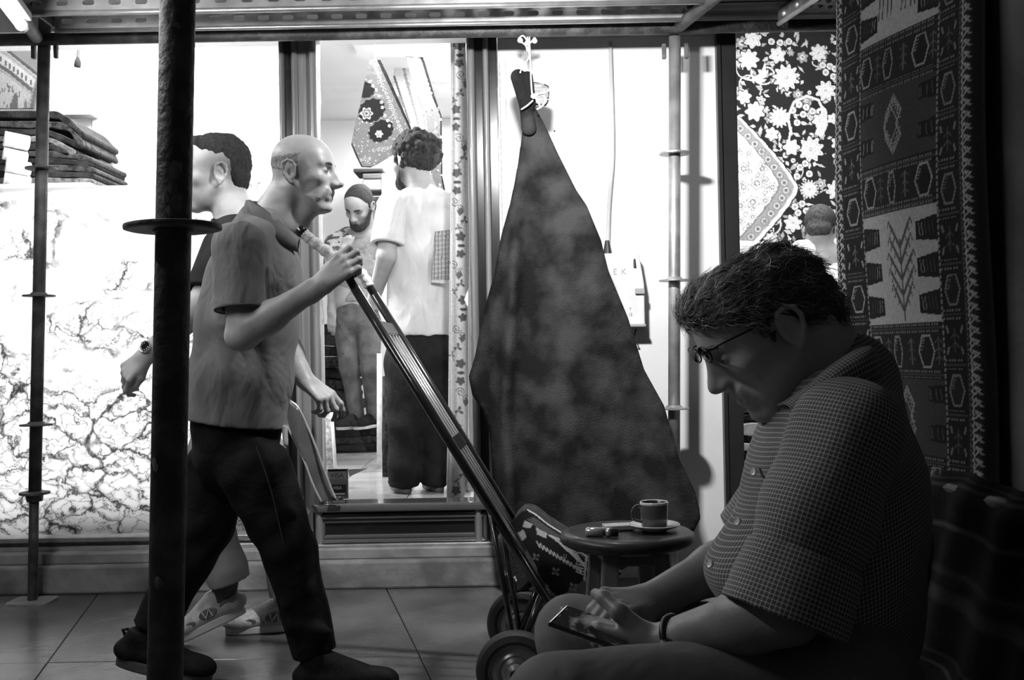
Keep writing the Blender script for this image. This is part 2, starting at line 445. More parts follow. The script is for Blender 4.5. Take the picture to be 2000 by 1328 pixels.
def sheet(name, outline, step, pos, material, parent=None, paint=None, thick=0.006, smooth=True):
    """a cloth of real thickness: a dense grid inside an outline (2d), pos maps arrays (a, b) to points"""
    p = np.asarray(outline, float); x0, y0 = p.min(0); x1, y1 = p.max(0)
    nx = int((x1-x0)/step)+2; ny = int((y1-y0)/step)+2
    gx, gy = np.meshgrid(np.linspace(x0, x1, nx), np.linspace(y0, y1, ny), indexing='ij')
    fx = gx.ravel(); fy = gy.ravel()
    # keep cells whose centre is inside; snap border vertices to the outline
    cx = (gx[:-1, :-1]+gx[1:, 1:])/2; cy = (gy[:-1, :-1]+gy[1:, 1:])/2
    keep = inpoly(cx.ravel(), cy.ravel(), p)
    I = np.arange(nx*ny).reshape(nx, ny)
    Q = np.stack([I[:-1, :-1].ravel(), I[1:, :-1].ravel(), I[1:, 1:].ravel(), I[:-1, 1:].ravel()], 1)[keep]
    cnt = np.bincount(Q.ravel(), minlength=nx*ny); rim = np.nonzero((cnt > 0) & (cnt < 4))[0]
    bx = np.full(len(rim), 0.0); by = bx.copy(); bd = np.full(len(rim), 1e9)
    for a, b in zip(p, np.roll(p, -1, 0)):
        d = b-a; t = np.clip(((fx[rim]-a[0])*d[0]+(fy[rim]-a[1])*d[1])/(d.dot(d)+1e-12), 0, 1)
        qx, qy = a[0]+t*d[0], a[1]+t*d[1]; dd = np.hypot(fx[rim]-qx, fy[rim]-qy); s_ = dd < bd
        bx[s_], by[s_], bd[s_] = qx[s_], qy[s_], dd[s_]
    okm = bd < step*1.5; fx = fx.copy(); fy = fy.copy(); fx[rim[okm]] = bx[okm]; fy[rim[okm]] = by[okm]
    used = np.unique(Q); mp = np.zeros(nx*ny, np.int64); mp[used] = np.arange(len(used)); Q = mp[Q]; fx, fy = fx[used], fy[used]
    V = pos(fx, fy)
    me = np_mesh(name, V, Q)
    if paint is not None: set_attr(me, 'tone', paint(fx, fy))
    return finish(name, me, material, parent, smooth, solid=thick)
def PV(px, py, Y):
    """vectorised P"""
    d = _F[None]+_R[None]*((px-1000.)/FPX)[:, None]+_U[None]*((664.-py)/FPX)[:, None]
    Y = np.broadcast_to(np.asarray(Y, float), px.shape)
    return CAMP[None]+d*(Y/d[:, 1])[:, None]
def text_mesh(body_, size, loc, rot, material, name, parent=None, extrude=0.0006, align='CENTER'):
    c = bpy.data.curves.new(name, 'FONT'); c.body = body_; c.size = size; c.align_x = align; c.align_y = 'CENTER'; c.extrude = extrude
    o = bpy.data.objects.new(name, c); COL.objects.link(o); dg = bpy.context.evaluated_depsgraph_get()
    me = bpy.data.meshes.new_from_object(o.evaluated_get(dg)); bpy.data.objects.remove(o)
    me.transform(Matrix.Translation(Vector(loc)) @ rot.to_4x4())
    me.materials.clear()
    return finish(name, me, material, parent)
FACE_CAM = Matrix.Rotation(math.pi/2, 3, 'X')
DAX = unit((-0.235, 1, 0))       # the direction in which the pavement joints, the deck tubes and the right-hand wall run away from us
# ================================================================== THE SETTING
YW = 4.35                      # facade plane
YP = 4.11                      # scaffold posts
ZF = 0.30                      # shop floor
def X(px, Y=YW, py=600): return float(P(px, py, Y)[0])
def Z(py, Y=YW, px=1000): return float(P(px, py, Y)[2])

M_slab = mat('pavement_stone', .06, .15, rough=.24, scale=2.6, detail=8, bump=.10, bscale=40, spec=.6)
M_joint = mat('pavement_joint', .035, .06, rough=.9)
M_conc = mat('plinth_concrete', .13, .27, rough=.8, scale=6, bump=.5, bscale=22)
M_stone = mat('sill_stone', .18, .30, rough=.5, scale=9, bump=.15)
M_plast = mat('white_plaster', .74, .82, rough=.75, scale=2.2, bump=.08, bscale=30)
M_white = mat('shop_white_paint', .82, .86, rough=.7, scale=2)
M_wood = mat('varnished_dark_wood', .012, .028, rough=.22, scale=5, stretch=(6, 6, .5), coat=.6)
M_woodh = mat('varnished_panel_wood', .008, .016, rough=.25, scale=3, stretch=(.4, 5, 5), coat=.5)
M_beadh = mat('varnished_bead_wood', .07, .11, rough=.18, scale=3, stretch=(.4, 5, 5), coat=.9)
M_woodv = mat('varnished_wood_highlight', .16, .26, rough=.25, scale=5, stretch=(8, 8, .4), coat=.7)  # paler than the dark wood: window-light highlights put into the colour
M_black = mat('black_paint', .012, .02, rough=.4, scale=5)
M_pier = mat('dark_rendered_pier', .05, .09, rough=.85, scale=5, bump=.4, bscale=40)
M_galv = mat('galvanised_steel', .28, .46, rough=.42, metal=.55, scale=10, bump=.06, bscale=80)
M_rust = mat('rusty_scaffold_steel', .06, .17, rough=.62, metal=.25, scale=14, bump=.25, bscale=70, lo=.4, hi=.75)
M_rustd = mat('dark_pitted_steel', .05, .15, rough=.55, metal=.2, scale=20, bump=.35, bscale=90, lo=.45, hi=.8)
M_tile = mat('shop_floor_tile', .5, .68, rough=.25, scale=4)
M_alu = mat('brushed_frame_metal', .5, .65, rough=.3, metal=.8, scale=20)

# ---- pavement: sheared slabs laid along the depth direction, each slab a piece
fl = MB(); fl.box(-4, 4.5, -1.5, 4.5, -.12, -.012)
floor = fl.build('floor', M_joint); tag(floor, 'dark stone slab pavement under the scaffold', None, kind='structure')
def floor_at(px, py):
    d = _F + _R*(px-1000)/FPX + _U*(664-py)/FPX; return CAMP + d*(-CAM_H/d[2])
j1 = floor_at(92, 1294)
SW, SD = 1.19, 1.16
for i in range(-1, 4):
    for j in range(-3, 1):
        y0 = j1[1]+j*SD; y1 = y0+SD
        if y0 > 4.3: continue
        y1 = min(y1, 4.4); g = .0018
        x_ = lambda y, k: j1[0]+k*SW-.235*(y-j1[1])
        q = [(x_(y0, i)+g, y0+g), (x_(y0, i+1)-g, y0+g), (x_(y1, i+1)-g, y1-g), (x_(y1, i)+g, y1-g)]
        h = random.uniform(-.0008, .0008)
        MB().prism([(a, b, -.02) for a, b in q], (0, 0, .02+h)).build('paving_slab', M_slab, floor, bevel=.002, bseg=1)

# ---- plinth, facade
XL, XM1, XM1b, XM2, XM2b, XJ, XJb = X(-330), X(556), X(628), X(921), X(981), X(1412), X(1445)
pl = MB(); pl.box(XL, XM2b+.02, 4.225, 4.9, 0, .115)
plinth = pl.build('trim_1', M_conc, bevel=.01); tag(plinth, 'worn concrete plinth under the shop windows', kind='structure')
MB().box(XL, XM2b+.02, 4.27, 4.9, .115, .16).build('stone_course', M_stone, plinth, bevel=.006)
fw = MB(); fw.box(XM2b, XJ, YW, YW+.24, 0, 2.9)
wall_f = fw.build('wall_front', M_plast); tag(wall_f, 'white plaster wall between shop window and doorway', kind='structure')
MB().box(X(1700), 3.2, YW, YW+.24, 0, 2.9).build('wall_beyond_doorway', M_plast, wall_f)
MB().box(XL, XM2b, YW-.02, YW+.24, 2.36, 2.9).build('header', M_plast, wall_f)
MB().box(XJ, X(1700), YW, YW+.24, 2.42, 2.9).build('header', M_plast, wall_f)
MB().box(XM2b, XJ, YW-.045, YW, 2.30, 2.9).build('shade_strip', mat('shade_grey', .2, .3, rough=.6), wall_f)  # grey strip standing in for the scaffold tube's shade on the wall

# ---- moulded window posts
def moulding(parent, x0, x1, z0, z1, material, proud=.03, rounded=True):
    if rounded:
        r = (x1-x0)/2; b = MB(); n = 14; pts = []
        for k in range(n+1):
            a = math.pi*k/n; pts.append((x0+r-r*math.cos(a), YW-.01-proud*math.sin(a), z0))
        pts += [(x1, YW+.06, z0), (x0, YW+.06, z0)]
        b.prism(pts, (0, 0, z1-z0)); o = b.build('moulding', material, parent); auto_smooth(o, .9)
    else:
        MB().box(x0, x1, YW-proud, YW+.06, z0, z1).build('flat_strip', material, parent, bevel=.002)
zt = 2.36
p1 = empty('trim_2', (X(590), YW, .16), 'varnished wooden window post with moulded strips beside the bald man', kind='structure')
for a, b, md, pr, rd in ((553, 563, M_woodv, .03, True), (563, 577, M_wood, .004, False), (577, 589, M_woodv, .03, True), (589, 611, M_woodv, .006, False), (611, 627, M_woodv, .035, True)):
    moulding(p1, X(a), X(b), .16, zt, md, pr, rd)
p2 = empty('trim_3', (X(950), YW, .16), 'dark wooden window post with highlights painted on its moulded edges behind the hide', kind='structure')
for a, b, md, pr, rd in ((919, 936, M_woodv, .035, True), (936, 950, M_wood, .004, False), (950, 963, M_woodv, .03, True), (963, 979, M_wood, .006, False)):
    moulding(p2, X(a), X(b), .16, zt, md, pr, rd)
jb = MB(); jb.box(XJ, XJb, YW-.03, YW+.26, 0, 2.42); dj = jb.build('door_1', M_black, bevel=.004)
tag(dj, 'black door jamb of the doorway with the flowered carpet', kind='structure')
MB().box(XJ-.012, XJ+.004, YW-.04, YW, 0, 2.42).build('jamb_edge', M_black, dj)

# ---- windows: left display, centre window over a panelled base
w1 = empty('window_1', (X(300), YW+.05, .16), 'big display window with the marble-veined sheet', kind='structure')
MB().box(XL, XM1, YW+.05, YW+.056, .2, zt).build('pane', glass_mat(), w1)
for z0, z1, y0, md in ((.16, .178, YW-.02, M_alu), (.178, .192, YW-.01, M_wood), (.192, .212, YW-.005, M_alu)):
    MB().box(XL, XM1, y0, YW+.09, z0, z1).build('bottom_rail', md, w1, bevel=.003)
w2 = empty('window_2', (X(770), YW+.05, .35), 'shop window looking in on the customers', kind='structure')
zs = Z(979, YW, 780)
MB().box(XM1b, XM2, YW+.05, YW+.056, zs, zt).build('pane', glass_mat(), w2)
base = MB().box(X(606), XM2b, YW-.01, YW+.1, .16, zs-.03).build('panel', M_woodh, w2)
sill = MB().box(X(606), X(952), YW-.06, YW+.1, zs-.035, zs).build('sill', M_beadh, w2, bevel=.012, bseg=3)
MB().box(X(612), X(948), YW-.035, YW+.01, zs-.062, zs-.042).build('sill_moulding', M_woodh, w2, bevel=.008, bseg=3)
def rect_frame(px0, px1, py0, py1, wpx, y, name, md):
    x0, x1, z1, z0 = X(px0), X(px1), Z(py0, YW, 780), Z(py1, YW, 780); w_ = wpx/2000*YW
    for a in (((x0, z0), (x1, z0), (x1-w_, z0+w_), (x0+w_, z0+w_)), ((x0, z1), (x0+w_, z1-w_), (x1-w_, z1-w_), (x1, z1)),
              ((x0, z0), (x0+w_, z0+w_), (x0+w_, z1-w_), (x0, z1)), ((x1, z0), (x1, z1), (x1-w_, z1-w_), (x1-w_, z0+w_))):
        MB().prism([(p_[0], y, p_[1]) for p_ in a], (0, .035, 0)).build(name, md, w2, bevel=.005, bseg=2)
rect_frame(614, 944, 1003, 1056, 7, YW-.035, 'panel_frame', M_beadh)
rect_frame(622, 936, 1010, 1049, 8, YW-.024, 'panel_bead', M_beadh)
MB().box(X(606), XM2b, YW-.05, YW+.1, .16, .172).build('base_rail', M_alu, w2, bevel=.004)

# ---- shop interior shell
sf = MB().prism([(XL-1, 4.78, 0), (XM1-.05, 4.78, 0), (XM1-.05, YW+.1, 0), (3.2, YW+.1, 0), (3.2, 9.2, 0), (XL-1, 9.2, 0)], (0, 0, ZF-.008)).build('floor_shop', M_joint); tag(sf, 'pale tiled floor inside the carpet shop', kind='structure')
for i in range(-3, 4):
    for j in range(0, 10):
        x0, y0 = -.9+i*.40, 4.62+j*.40
        MB().box(x0+.002, x0+.398, y0+.002, y0+.398, ZF-.02, ZF+random.uniform(-.001, .0005)).build('floor_tile', mat('shop_tile_%d' % ((i+j) % 3), .20+.05*((i+j) % 3), .28+.05*((i+j) % 3), rough=.2, scale=4), sf)
bw = MB().box(XL-1, 3.2, 8.4, 8.55, 0, 3.0).build('wall_back', M_white); tag(bw, 'white back wall of the carpet shop', kind='structure')
lw = MB().box(XL-.7, XL-.6, YW+.1, 8.5, 0, 3.0).build('wall_left', M_white); tag(lw, 'white side wall at the left of the shop', kind='structure')
rw = MB().box(3.1, 3.2, YW+.2, 8.5, 0, 3.0).build('wall_right', M_white); tag(rw, 'white side wall at the far right of the shop', kind='structure')
cl = MB().box(XL-1, 3.2, YW, 8.5, 2.9, 3.0).build('ceiling', M_white); tag(cl, 'white ceiling of the carpet shop', kind='structure')
pw = MB().box(X(935, 5.2), X(935, 5.2)+.08, YW+.24, 7.4, ZF, 2.9).build('wall_partition', M_white); tag(pw, 'white partition behind the flowered hanging', kind='structure')
col_ = MB().box(X(192, 5.6), X(560, 5.6), 5.55, 5.75, ZF, 2.9).build('wall_display', mat('painted_display_wall', .74, .86, rough=.7, scale=14, bump=.2, bscale=60)); tag(col_, 'white display wall behind the marble-veined sheet', kind='structure')
MB().box(X(500, 5.5)-.2, X(545, 5.5)-.18, 5.5, 5.56, ZF, 2.9).build('panel_strip', M_white, col_)

# ---- right-hand pier the kilim hangs on
KL = np.array([.88, 2.755, 0]); KR = np.array([1.012, 2.2, 0])
kd = unit(KR-KL); kn = np.array([kd[1], -kd[0], 0]);  kn = kn if kn[0] < 0 else -kn   # towards the street
a0 = KL+kd*.03-kn*.05; a1 = KL+kd*1.5-kn*.05
pier = MB().prism([a0, a1, a1-kn*.4, a0-kn*.4], (0, 0, 3.0)).build('wall_pier', M_pier, bevel=.01); tag(pier, 'dark rough rendered pier at the right edge', kind='structure')

# ================================================================== SCAFFOLD
def post(name, label, px_top, px_bot, collars, group=None, base_y=1157):
    root = empty(name, P(px_bot, base_y, YP), label, 'scaffold post', group)
    b = P(px_bot, base_y, YP); t = P(px_top, 60, YP); b[2] = 0
    at = lambda py: b+(t-b)*((Z(py, YP, px_bot)-b[2])/(t[2]-b[2]))
    j = at(collars[-1])
    MB().tube([j-(0, 0, .02), t+(t-b)*.03], .0242, 20).build('tube', M_rust if px_top < 500 else M_galv, root, smooth=True)
    MB().tube([b, j+(0, 0, .05)], .0185, 16).build('jack', M_rustd if px_top < 500 else M_galv, root, smooth=True)
    for c in collars[:-1]:
        q = at(c); MB().lathe([(.0, -.004), (.062, -.003), (.062, .003), (.034, .006), (.027, .014), (.0245, .014)], q, n=32).build('collar', M_rust if px_top < 500 else M_galv, root)
    q = at(collars[-1]); cm = MB(); cm.lathe([(.02, -.03), (.03, -.028), (.033, -.004), (.058, .0), (.058, .008), (.026, .012)], q, n=28)
    cm.build('jack_nut', M_rustd if px_top < 500 else M_galv, root)
    fp = MB(); n = 20; pts = []
    for k in range(n):
        a = 2*math.pi*k/n; cx, sy = math.cos(a), math.sin(a)
        pts.append((b[0]+.085*math.copysign(abs(cx)**.35, cx), b[1]+.07*math.copysign(abs(sy)**.35, sy), 0.0))
    fp.prism(pts, (0, 0, .008)); fp.build('foot_plate', M_galv, root)
    for dx in (-.045, .045):   # ledger wedges under the joint
        w_ = MB(); z_ = Z(100, YP, px_top); w_.obox((t[0]+dx, YP, z_), (1, 0, 0), (0, 1, 0), (0, 0, 1), .008, .01, .03); w_.build('wedge', M_rust, root, bevel=.003)
    return root
post('scaffold_post', 'rust-spotted scaffold post standing before the marble-veined window', 87, 63, (330, 578, 830, 965), 'scaffold posts')
post('scaffold_post', 'bright galvanised scaffold post before the white wall right of the hide', 1318, 1316, (300, 548, 798, 1040), 'scaffold posts')
# ledger along the facade, transoms running out over the pavement
zl = Z(84, YP, 100)
lt = MB().tube([(X(-120, YP), YP-.05, zl), (X(1760, YP), YP-.05, zl)], .0242, 18).build('ledger_tube', M_rustd, smooth=True); tag(lt, 'long horizontal scaffold tube the hide is tied to', 'scaffold tube')
for px, lab in ((90, 'scaffold crosspiece running out from the left post beside the lit tube'), (1326, 'scaffold crosspiece running out from the galvanised post')):
    a = np.array([X(px, YP), YP-.03, zl-.002]) 
    o = MB().tube([a-DAX*.055, a-DAX*(2.2 if px < 500 else 1.32)], .0242, 18).build('transom_tube', M_rust, smooth=True); tag(o, lab, 'scaffold tube', 'scaffold crosspieces')
    o['label'] = lab
# steel plank over the tubes: an open channel with slotted flanges
def slotted_strip(x0, x1, y, z0, z1, n, material, parent, name, thick=.004, slot=(.045, .02), off=0.0):
    """flange with real slots: built as the web around each slot"""
    b = MB(); pitch = (x1-x0)/n; zm = (z0+z1)/2; hs, ws = slot[1]/2, slot[0]/2
    def bx(a, c, d, e): b.box(a, c, y, y+thick, d, e)
    bx(x0, x1, z0, zm-hs); bx(x0, x1, zm+hs, z1)
    for i in range(n):
        c = x0+(i+.5)*pitch+off; l = x0+i*pitch; r = l+pitch
        bx(l, c-ws, zm-hs, zm+hs); bx(c+ws, r, zm-hs, zm+hs)
        for sx in (-1, 1):    # rounded slot ends
            for sz in (-1, 1):
                pts = [(c+sx*ws, zm+sz*hs)]+[(c+sx*(ws-hs+hs*math.cos(t)), zm+sz*hs*math.sin(t)) for t in np.linspace(0, math.pi/2, 5)]
                pts = [(q[0], y, q[1]) for q in pts]
                if sx*sz > 0: pts = pts[::-1]
                b.prism(pts, (0, thick, 0))
    return b.build(name, material, parent)
zb = 2.235
pk = empty('steel_plank', (X(700, 3.75), 3.85, zb), 'slotted galvanised steel plank lying across the scaffold tubes', 'plank')
x0, x1 = X(50, 3.75), X(1400, 3.75)
slotted_strip(x0, x1, 3.75, zb+.012, zb+.075, 26, M_galv, pk, 'front_flange')
slotted_strip(x0+.03, x1-.03, 3.955, zb+.012, zb+.075, 26, M_galv, pk, 'rear_flange')
MB().tube([(x0, 3.752, zb+.006), (x1, 3.752, zb+.006)], .011, 10).build('front_lip', M_alu, pk, smooth=True)
MB().tube([(x0+.03, 3.955, zb+.006), (x1-.03, 3.955, zb+.006)], .009, 10).build('rear_lip', M_alu, pk, smooth=True)
MB().box(x0, x1, 3.752, 3.957, zb+.072, zb+.077).build('tread', M_galv, pk)
for xx in (x0+.02, x1-.03): MB().box(xx, xx+.012, 3.76, 3.95, zb+.02, zb+.07).build('end_plate', M_rustd, pk)
# timber deck boards on the right
for i in range(5):
    y0 = 2.9+i*.25
    o = MB().box(.70+.05*(i % 2), 2.4, y0, y0+.235, 2.285, 2.31).build('deck_board', mat('dark_deck_timber', .05, .10, rough=.8, scale=6, stretch=(.5, 8, 8)), bevel=.003); tag(o, ['deck board nearest the street on the right, in shadow', 'second dark deck board from the street on the right', 'middle dark deck board above the flowered carpet doorway', 'dark deck board second from the facade on the right', 'dark deck board closest to the facade on the right'][i], 'deck board', 'deck boards')
pp = empty('perforated_plank', (1.2, 3.6, 2.24), 'perforated steel plank running outward over the doorway at upper right', 'plank')
e0 = P(1502, 64, 4.05); e0[2] = 2.225; side = np.array([DAX[1], -DAX[0], 0])
e0 = e0-DAX*.08; o_ = e0-DAX*.5
MB().obox(o_+np.array([0, 0, .026]), DAX, side, (0, 0, 1), .5, .003, .026).build('flange', M_rust, pp)
MB().tube([e0, e0-DAX*1.0], .010, 10).build('lip', M_galv, pp, smooth=True)
MB().obox(o_+side*.15+np.array([0, 0, .052]), DAX, side, (0, 0, 1), .5, .15, .002).build('tread', M_rustd, pp)
for r_ in range(6):
    for c_ in range(14):
        q = e0-DAX*(.08+c_*.06)+side*(.05+r_*.042)+np.array([0, 0, .050])
        MB().lathe([(.012, 0), (.009, -.006), (.006, -.006)], q, n=8).build('dimple', M_rust, pp)
for c_ in range(7):
    q = e0-DAX*(.06+c_*.1)+np.array([0, 0, .02])-side*.004
    MB().lathe([(.011, 0), (.011, .006), (.006, .011), (0, .012)], q, axis=-side, n=10).build('rivet', M_galv, pp)

# the near pole, in shadow
YN = 1.42
np_ = empty('scaffold_pole', P(324, 1328, YN)*np.array([1, 1, 0]), 'thick dark pitted scaffold pole close to the camera with a ring collar', 'scaffold post')
t_, b_ = P(348, -40, YN), P(322, 1340, YN); up_ = unit(t_-b_)
foot = b_-up_*(b_[2]/up_[2])
MB().tube([foot, t_+up_*.9], .0242, 32).build('tube', M_rustd, np_, smooth=True)
q = P(338, 444, YN); ax_ = unit(up_+np.array([-.045, 0, 0]))
MB().lathe([(.024, -.004), (.060, -.0045), (.0655, -.003), (.066, .0), (.0655, .003), (.060, .0045), (.03, .0055), (.0245, .006)], q, axis=ax_, n=48).build('collar', M_rustd, np_)
MB().lathe([(.0245, -.008), (.0275, -.006), (.0275, .006), (.0245, .008)], q, axis=ax_, n=32).build('weld_bead', M_rustd, np_)
for k, (px_, py_, rz, ra) in enumerate(((352, 340, .016, .5), (346, 372, .012, .4), (360, 330, .009, .3), (330, 392, .014, .35), (356, 400, .018, .45), (342, 416, .010, .3), (318, 905, .012, .3), (334, 1130, .010, .3), (352, 60, .006, .2))):
    # flaked paint: irregular scales lying on the tube
    c = P(338, py_, YN)-np.array([0, 0, 0]); cc_ = b_+up_*((c[2]-b_[2])/up_[2]); a0 = -math.pi/2+(px_-338)/40.
    V = []
    for t in range(11):
        an = 2*math.pi*t/11; q_ = random.uniform(.55, 1.0); aa = a0+ra*q_*math.cos(an)
        V.append(cc_+np.array([.0249*math.cos(aa), .0249*math.sin(aa), rz*q_*math.sin(an)]))
    V.append(cc_+np.array([.0256*math.cos(a0), .0256*math.sin(a0), 0]))
    MB().add(V, [(t, (t+1) % 11, 11) for t in range(11)]).build('paint_flake', mat('flaked_paint', .09, .18, rough=.7, scale=60), np_, solid=.0006)
MB().lathe([(0, 0), (.07, 0), (.07, .008), (.025, .009)], (foot[0], foot[1], .0), n=4).build('foot_plate', M_rustd, np_)

# ================================================================== LAMPS
M_glow = mat('tube_glow', .9, rough=.4, emit=TUBE_E)
e1 = P(42, 50, 3.62); e1[2] -= .0
e2 = e1-DAX*1.18
tb = empty('fluorescent_tube', e1, 'glowing fluorescent tube under the scaffold at the top left corner', 'lamp')
MB().tube([e1, e2], .019, 16).build('glass_tube', M_glow, tb, smooth=True)
MB().obox((e1+e2)/2+np.array([0, 0, .04]), DAX, (1, 0, 0), (0, 0, 1), .62, .03, .015).build('batten', mat('lamp_housing', .5, rough=.5), tb, bevel=.003)
for e in (e1+DAX*.004, e2-DAX*.004): MB().tube([e-DAX*.012, e+DAX*.012], .021, 14).build('end_cap', M_galv, tb)
e3 = e2-DAX*.22+np.array([-.32, 0, 0]); e4 = e3-DAX*1.18
tb2 = empty('fluorescent_tube', e3, 'second fluorescent tube further out under the scaffold, nearer the street', 'lamp')
MB().tube([e3, e4], .019, 16).build('glass_tube', mat('tube_glow_near', .9, rough=.4, emit=NEAR_TUBE_E), tb2, smooth=True)
MB().obox((e3+e4)/2+np.array([0, 0, .04]), DAX, (1, 0, 0), (0, 0, 1), .62, .03, .015).build('batten', MATS['lamp_housing'], tb2, bevel=.003)
# floodlight under the deck that washes the facade
fo = np.array([.04, 2.86, 2.10]); fdir = unit((.25, 1.0, -.75))
fr = empty('floodlight', fo, 'small floodlight under the scaffold aimed at the white wall', 'lamp')
f_, l_, u_ = frame(fdir, (0, 0, 1))
MB().obox(fo-f_*.03, f_, l_, u_, .02, .09, .06).build('housing', M_black, fr, bevel=.006)
for sgn in (-1, 1):
    MB().obox(fo+l_*sgn*.088, f_, l_, u_, .03, .003, .06).build('side_flap', M_black, fr)
    MB().obox(fo+u_*sgn*.058, f_, l_, u_, .03, .09, .003).build('flap', M_black, fr)
area_light('flood_light', fo+f_*.002, fdir, .13, .08, FLOOD_W, fr)
# shop ceiling lights
for i, (x, y, w, lab) in enumerate(((-1.6, 4.80, 300, 'ceiling panel light above the marble-veined sheet'), (-2.2, 5.25, 80, 'ceiling panel light in the back of the left bay'), (-.62, 6.2, 95, 'ceiling panel light above the customers'),
                               (-.5, 7.6, 110, 'ceiling panel light deep in the shop'), (1.25, 4.86, 120, 'ceiling panel light before the flowered carpet'))):
    z = 2.86
    rt = empty('ceiling_light', (x, y, z), lab, 'lamp', 'shop ceiling lights')
    MB().box(x-.32, x+.32, y-.32, y+.32, z, z+.04).build('tray', M_white, rt)
    area_light('panel_light', (x, y, z-.004), (0, 0, -1), .58, .58, w*SHOP_W, rt)
# ================================================================== HANGING HIDE, STRINGS, TAG
M_hide = mat('dark_suede_hide', .008, .042, rough=.85, scale=7, detail=10, bump=.5, bscale=180, lo=.40, hi=.64)
hide_main = [(1019,222),(1021,260),(1016,300),(1008,350),(998,400),(981,460),(967,536),(946,610),(929,697),(917,736),(924,771),(945,802),(955,830),(960,865),(964,930),(970,1000),(978,1048),
             (1030,1074),(1090,1104),(1150,1118),(1215,1112),(1290,1076),(1340,1046),(1356,1036),(1368,1012),(1366,994),(1358,962),(1326,895),(1297,792),(1258,722),(1226,620),(1188,529),(1174,470),(1146,402),(1125,371),(1090,301),(1062,240),(1046,212)]
def hide_Y(px, py):
    rd = np.interp(py, [220, 380, 480, 700, 800, 1050], [1030, 1010, 1004, 992, 984, 1000])
    d = px-rd
    y = 4.0 - .06*np.exp(-(d/13.)**2)*np.clip((py-330)/200., 0, 1) + np.where(d < 0, -d*.0018, 0) 
    y += .018*np.exp(-((px-1060)/22.)**2)*np.clip((py-480)/150., 0, 1)*np.exp(-((py-560)/160.)**2)
    y += .02*np.sin((px-1010)*.021+py*.004)*np.clip((py-500)/500., 0, 1)
    y += -.02*np.clip((px-1330)/40., 0, 1)
    return y
hide = empty('hanging_hide', P(1030, 150, 4.0), 'large dark suede hide hanging by its bound neck from the scaffold tube', 'animal hide')
sheet('skin', hide_main, 7, lambda x, y: PV(x, y, hide_Y(x, y)), M_hide, hide, thick=.011)
nf = Field()   # the gathered neck above the binding
for a, b, ra, rb in (((1012,150),(1027,205),.030,.026), ((1030,150),(1036,205),.022,.022), ((1027,205),(1033,250),.026,.030)):
    nf.cap(P(a[0],a[1],3.99), P(b[0],b[1],3.985), ra, rb, k=.006, fl=((0,1,0), .7))
body('neck', [nf.mesh(.004)], M_hide, hide)
M_str = mat('white_cord', .65, .8, rough=.8, scale=60)
def cord(name, pts, r, label=None, parent=None):
    o = MB().tube(bez(pts, 6), r, 8).build(name, M_str, parent, smooth=True); return tag(o, label, 'cord') if label else o
cr = empty('tie_cord', P(1031, 85, 4.05), 'white cord knotting the dark hide to the horizontal tube', 'cord')
for pts in ([(1030,72,4.05),(1032,95,4.04),(1033,112,4.02),(1020,130,4.0),(1016,142,3.97)], [(1034,72,4.05),(1035,105,4.03),(1037,150,3.97),(1039,180,3.955),(1042,190,3.95)],
            [(1018,214,3.955),(1030,206,3.945),(1041,196,3.945)], [(1042,190,3.945),(1052,185,3.94),(1062,187,3.93),(1065,198,3.93),(1058,208,3.93),(1048,214,3.93)],
            [(1042,186,3.945),(1050,198,3.935),(1055,208,3.93)], [(1044,184,3.945),(1060,182,3.92),(1074,176,3.9)],
            [(1012,76,4.06),(1022,70,4.04),(1034,84,4.03),(1044,74,4.04),(1046,82,4.05)], [(1014,80,4.05),(1026,88,4.03),(1030,100,4.03)]):
    MB().tube(bez([P(*q) for q in pts], 6), .0032, 8).build('strand', M_str, cr, smooth=True)
for q in ((1030,84,4.035),(1042,188,3.945),(1016,79,4.05),(1044,80,4.045)):
    MB().lathe([(0,-.011),(.009,-.007),(.012,0),(.009,.007),(0,.011)], P(*q), n=10).build('knot', M_str, cr, smooth=True)
tg = empty('price_tag', P(1056, 180, 4.06), 'small black printed tag hanging beside the neck of the hide', 'tag')
tag_o = [(1040,160),(1060,162),(1072,168),(1073,182),(1071,200),(1066,207),(1042,205)]
sheet('card', tag_o, 2.5, lambda x, y: PV(x, y, 4.045+0*x), mat('black_card', .012, rough=.4), tg, thick=.002)
M_prn = mat('white_print', .8, rough=.6)
for s_, px, py, sz in (('YAZ', 1057, 162.5, .013), ('RAM', 1051, 168.5, .013), ('60', 1060, 180, .020)):
    text_mesh(s_, sz, P(px, py, 4.0425), FACE_CAM, M_prn, 'print', tg)
for py in (174, 194): MB().obox(P(1057, py, 4.043), (1, 0, -.02), (0, 1, 0), (0, 0, 1), .033, .0006, .0012).build('print_line', M_prn, tg)

# ================================================================== THINGS ON THE WHITE WALL
M_cond = mat('white_conduit', .7, .78, rough=.5, scale=8)
cd = MB(); n_ = 130; z0, z1 = .2, 2.2
cd.lathe([(.0125 + (.002 if k % 2 else 0), z0+(z1-z0)*k/n_) for k in range(n_+1)], (X(990), YW-.016, 0), n=12)
o = cd.build('ribbed_conduit', M_cond, smooth=True); tag(o, 'ribbed white conduit running up the wall beside the dark window post', 'pipe')
pb = [P(1192, 82, YW-.008), P(1195, 180, YW-.01), P(1197, 300, YW-.012), P(1190, 400, YW-.012), P(1187, 480, YW-.014)]
o = MB().tube(bez(pb, 8), .009, 10).build('wall_cable', mat('grey_cable', .38, .5, rough=.6), smooth=True); tag(o, 'grey cable running down the white wall to the junction box', 'cable')
bx0, bx1, bz0, bz1 = X(1178), X(1254), Z(640), Z(502)
eb = empty('junction_box', (bx0, YW, bz0), 'worn white electrical junction box on the wall, half behind the hide', 'electrical box')
